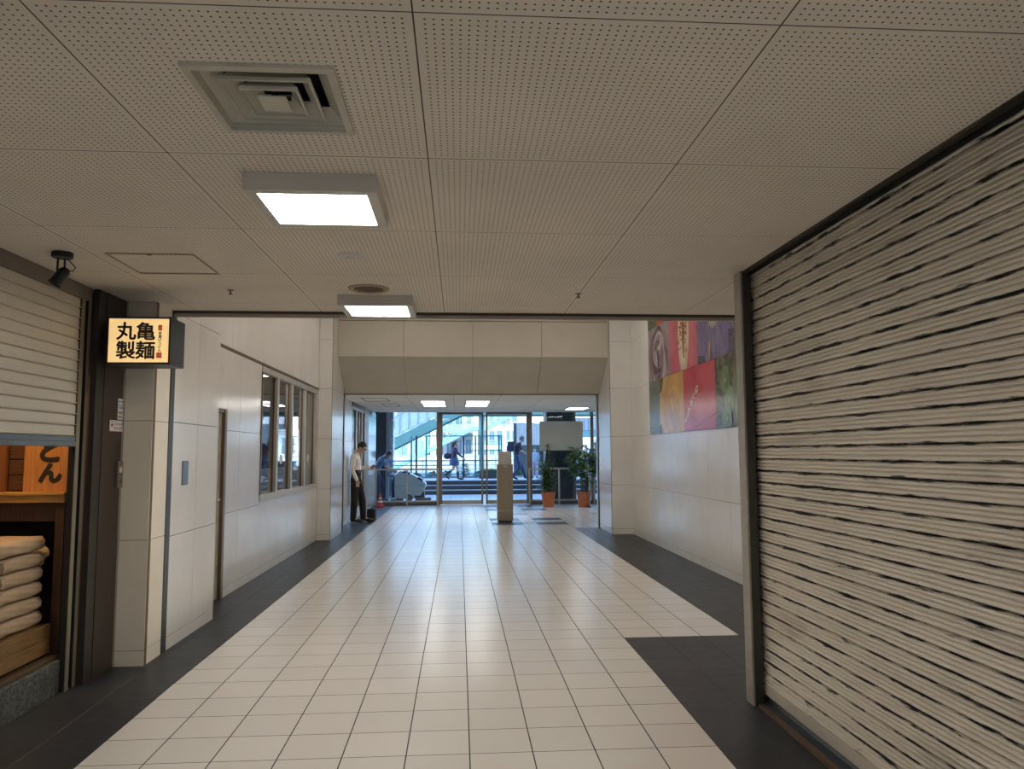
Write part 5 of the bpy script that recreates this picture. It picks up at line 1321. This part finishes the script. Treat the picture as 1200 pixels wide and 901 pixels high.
# passers-by on the platform (y ~ 28.8, z = ZT)
J = dict(pel=(0, 0, .82), wst=(.0, 0, .93), chs=(.03, 0, 1.12), nkb=(.035, 0, 1.22), nk=(.04, 0, 1.28), hd=(.045, 0, 1.365),
 shR=(.03, -.14, 1.17), elR=(.14, -.19, 1.0), wrR=(.30, -.19, .86), shL=(.02, .14, 1.17), elL=(-.10, .18, .98), wrL=(-.06, .19, .80),
 hpR=(.0, -.075, .76), knR=(.13, -.08, .44), ankR=(.15, -.08, .085), toeR=(.31, -.08, .03), hpL=(0, .075, .76), knL=(-.02, .08, .42), ankL=(-.30, .08, .20), toeL=(-.22, .08, .07))
person('person', (-.19, 28.8, ZT), J, 'woman in dark top and denim skirt walking to the right beyond the left door',
  dict(shirt=cloth('dark purple blouse', (.06, .035, .07)), legs=cloth('denim skirt', (.08, .12, .24)), shoe=mat('black boots', (.015, .015, .02), .5)), tilt=.05, skirt=(.55, .93, .125, .18), haircol=(.12, .05, .045), longhair=True, voxel=.012)
hbg = thing('shoulder_bag', (-.44, 28.72, ZT+.80), 'dark bag hanging at the back of the walking woman', 'bag')
s = MB(); s.add(ell((0, 0, .09), (.15, .07, .12))); s.build('bag_body', mat('navy bag', (.03, .03, .07), .6), hbg, smooth=True)
s = MB(); s.tube([(-.05, 0, .18), (.10, -.06, .30), (.22, -.05, .40)], .010, 6); s.build('strap', mat('navy strap', (.03, .03, .07), .6), hbg)
J = dict(pel=(-.06, 0, .90), wst=(-.05, 0, 1.03), chs=(.0, 0, 1.27), nkb=(.05, 0, 1.40), nk=(.09, 0, 1.45), hd=(.14, 0, 1.535),
 shR=(.03, -.17, 1.34), elR=(.10, -.22, 1.08), wrR=(.32, -.2, .95), shL=(.0, .17, 1.34), elL=(-.12, .21, 1.1), wrL=(-.05, .2, .86),
 hpR=(-.06, -.09, .84), knR=(.04, -.09, .47), ankR=(-.22, -.09, .13), toeR=(-.08, -.09, .03), hpL=(-.04, .09, .84), knL=(.16, .09, .46), ankL=(.28, .09, .10), toeL=(.44, .09, .06))
person('person', (2.24, 28.85, ZT), J, 'man in black shirt and jeans walking right with a backpack beyond the right door',
  dict(shirt=cloth('black polo shirt', (.02, .02, .035)), legs=cloth('blue jeans', (.02, .042, .11)), shoe=BLKSHOE), tilt=.2, sleeve='short', haircol=(.10, .12, .16), voxel=.012)
bp = thing('backpack', (2.0, 28.85, ZT+1.05), 'dark backpack on the back of the man in the black shirt', 'backpack')
s = MB(); s.box(-.17, .08, -.15, .15, .0, .38, 0, .06); s.build('pack_body', mat('dark navy backpack', (.03, .03, .07), .7), bp, smooth=True)
s = MB(); s.box(-.20, -.17, -.11, .11, .04, .22, 0, .014); s.build('front_pocket', mat('navy pocket', (.04, .04, .09), .7), bp)
for y in (-.14, .10):
    s = MB(); s.box(.05, .12, y, y+.04, .36, .385, 0); s.build('strap', M_BLACK, bp)
JS = dict(pel=(0, 0, .92), wst=(.0, 0, 1.05), chs=(.0, 0, 1.28), nkb=(.0, 0, 1.41), nk=(.01, 0, 1.47), hd=(.02, 0, 1.55),
 shR=(.0, -.17, 1.35), elR=(-.02, -.22, 1.09), wrR=(.06, -.22, .86), shL=(.0, .17, 1.35), elL=(.02, .22, 1.09), wrL=(.10, .2, .88),
 hpR=(.0, -.09, .86), knR=(.02, -.1, .48), ankR=(-.06, -.1, .09), toeR=(.10, -.12, .03), hpL=(.0, .09, .86), knL=(.06, .1, .48), ankL=(.08, .10, .09), toeL=(.25, .12, .03))
person('person', (4.93, 27.2, .0), JS, 'grey haired person in light blue shirt outside at the right edge of the glass',
  dict(shirt=cloth('light blue shirt', (.30, .42, .65)), legs=cloth('grey trousers', (.15, .16, .2)), shoe=BLKSHOE), tilt=.1, haircol=(.45, .47, .5), voxel=.014, rz=PI*.5, scale=1.14)
person('person', (3.02, 30.4, ZT), JS, 'person in pale blue clothes far outside behind the left potted plant',
  dict(shirt=cloth('pale blue top', (.35, .45, .62)), legs=cloth('pale lilac trousers', (.40, .38, .50)), shoe=BLKSHOE), tilt=.1, haircol=(.05, .05, .06), voxel=.014, rz=-PI*.5, scale=.72)
person('person', (-3.6, 13.3, .0), JS, 'office worker in grey clothes seen dimly through the first office window pane',
  dict(shirt=cloth('grey top', (.2, .2, .22)), legs=cloth('dark trousers', (.05, .05, .06)), shoe=BLKSHOE), tilt=.2, voxel=.014, rz=-PI*.3)
# desks in the office
dk = thing('office_desk', (-3.9, 15.8, 0), 'dark office desk seen through the second office window pane', 'desk')
s = MB(); s.box(-.7, .7, -.35, .35, .70, .74, 0, .004); s.build('desk_top', M_DARKMETAL, dk)
s = MB(); s.box(-.66, -.62, -.3, .3, 0, .70); s.box(.62, .66, -.3, .3, 0, .70); s.build('desk_side', M_DARKMETAL, dk)
s = MB(); s.box(-.66, .66, -.34, -.32, .25, 1.35, 0, .004); s.build('desk_screen', mat('dark desk screen', (.03, .035, .045), .6), dk)

# =================================================================== sub-parts: small pieces belong to the part that carries them
def nest(root_kind, child, parent):
    for r in [o for o in bpy.data.objects if o.parent is None and o.name.split('.')[0] == root_kind]:
        ks_ = kids(r); par = [k for k in ks_ if k.name.split('.')[0] == parent]
        if not par: continue
        for k in ks_:
            if k.name.split('.')[0] == child: k.parent = par[0]; k.matrix_parent_inverse = Matrix()
for r_, c_, p_ in (('shop_sign', 'lettering', 'sign_face'), ('shop_sign', 'red_seal', 'sign_face'), ('shop_sign', 'sign_face', 'sign_box'), ('name_board', 'lettering', 'board_panel'),
    ('notice', 'printing', 'sheet'), ('key_switch_box', 'sticker', 'case'), ('key_switch_box', 'keyhole', 'case'), ('wall_plate', 'screw', 'plate'), ('flour_sack', 'black_print', 'sack_body'), ('flour_sack', 'red_print', 'sack_body'),
    ('tablet', 'screen', 'case'), ('briefcase', 'bag_handle', 'bag_body'), ('dispenser_stand', 'latch', 'stand_body'), ('dispenser_stand', 'bolt', 'stand_body'), ('dispenser_stand', 'band', 'stand_body'),
    ('backpack', 'front_pocket', 'pack_body'), ('traffic_cone', 'white_band', 'cone_body'), ('floor_scrubber', 'lid_trim', 'upper_tank'), ('potted_plant', 'foliage', 'stem'), ('potted_plant', 'saucer', 'pot'),
    ('person', 'belt', 'trousers'), ('shrub', 'foliage', 'stem'), ('access_hatch', 'latch', 'frame'), ('footbridge_stairs', 'railing_panel', 'handrail')):
    if (r_, c_) == ('shop_sign', 'sign_face'): continue
    nest(r_, c_, p_)
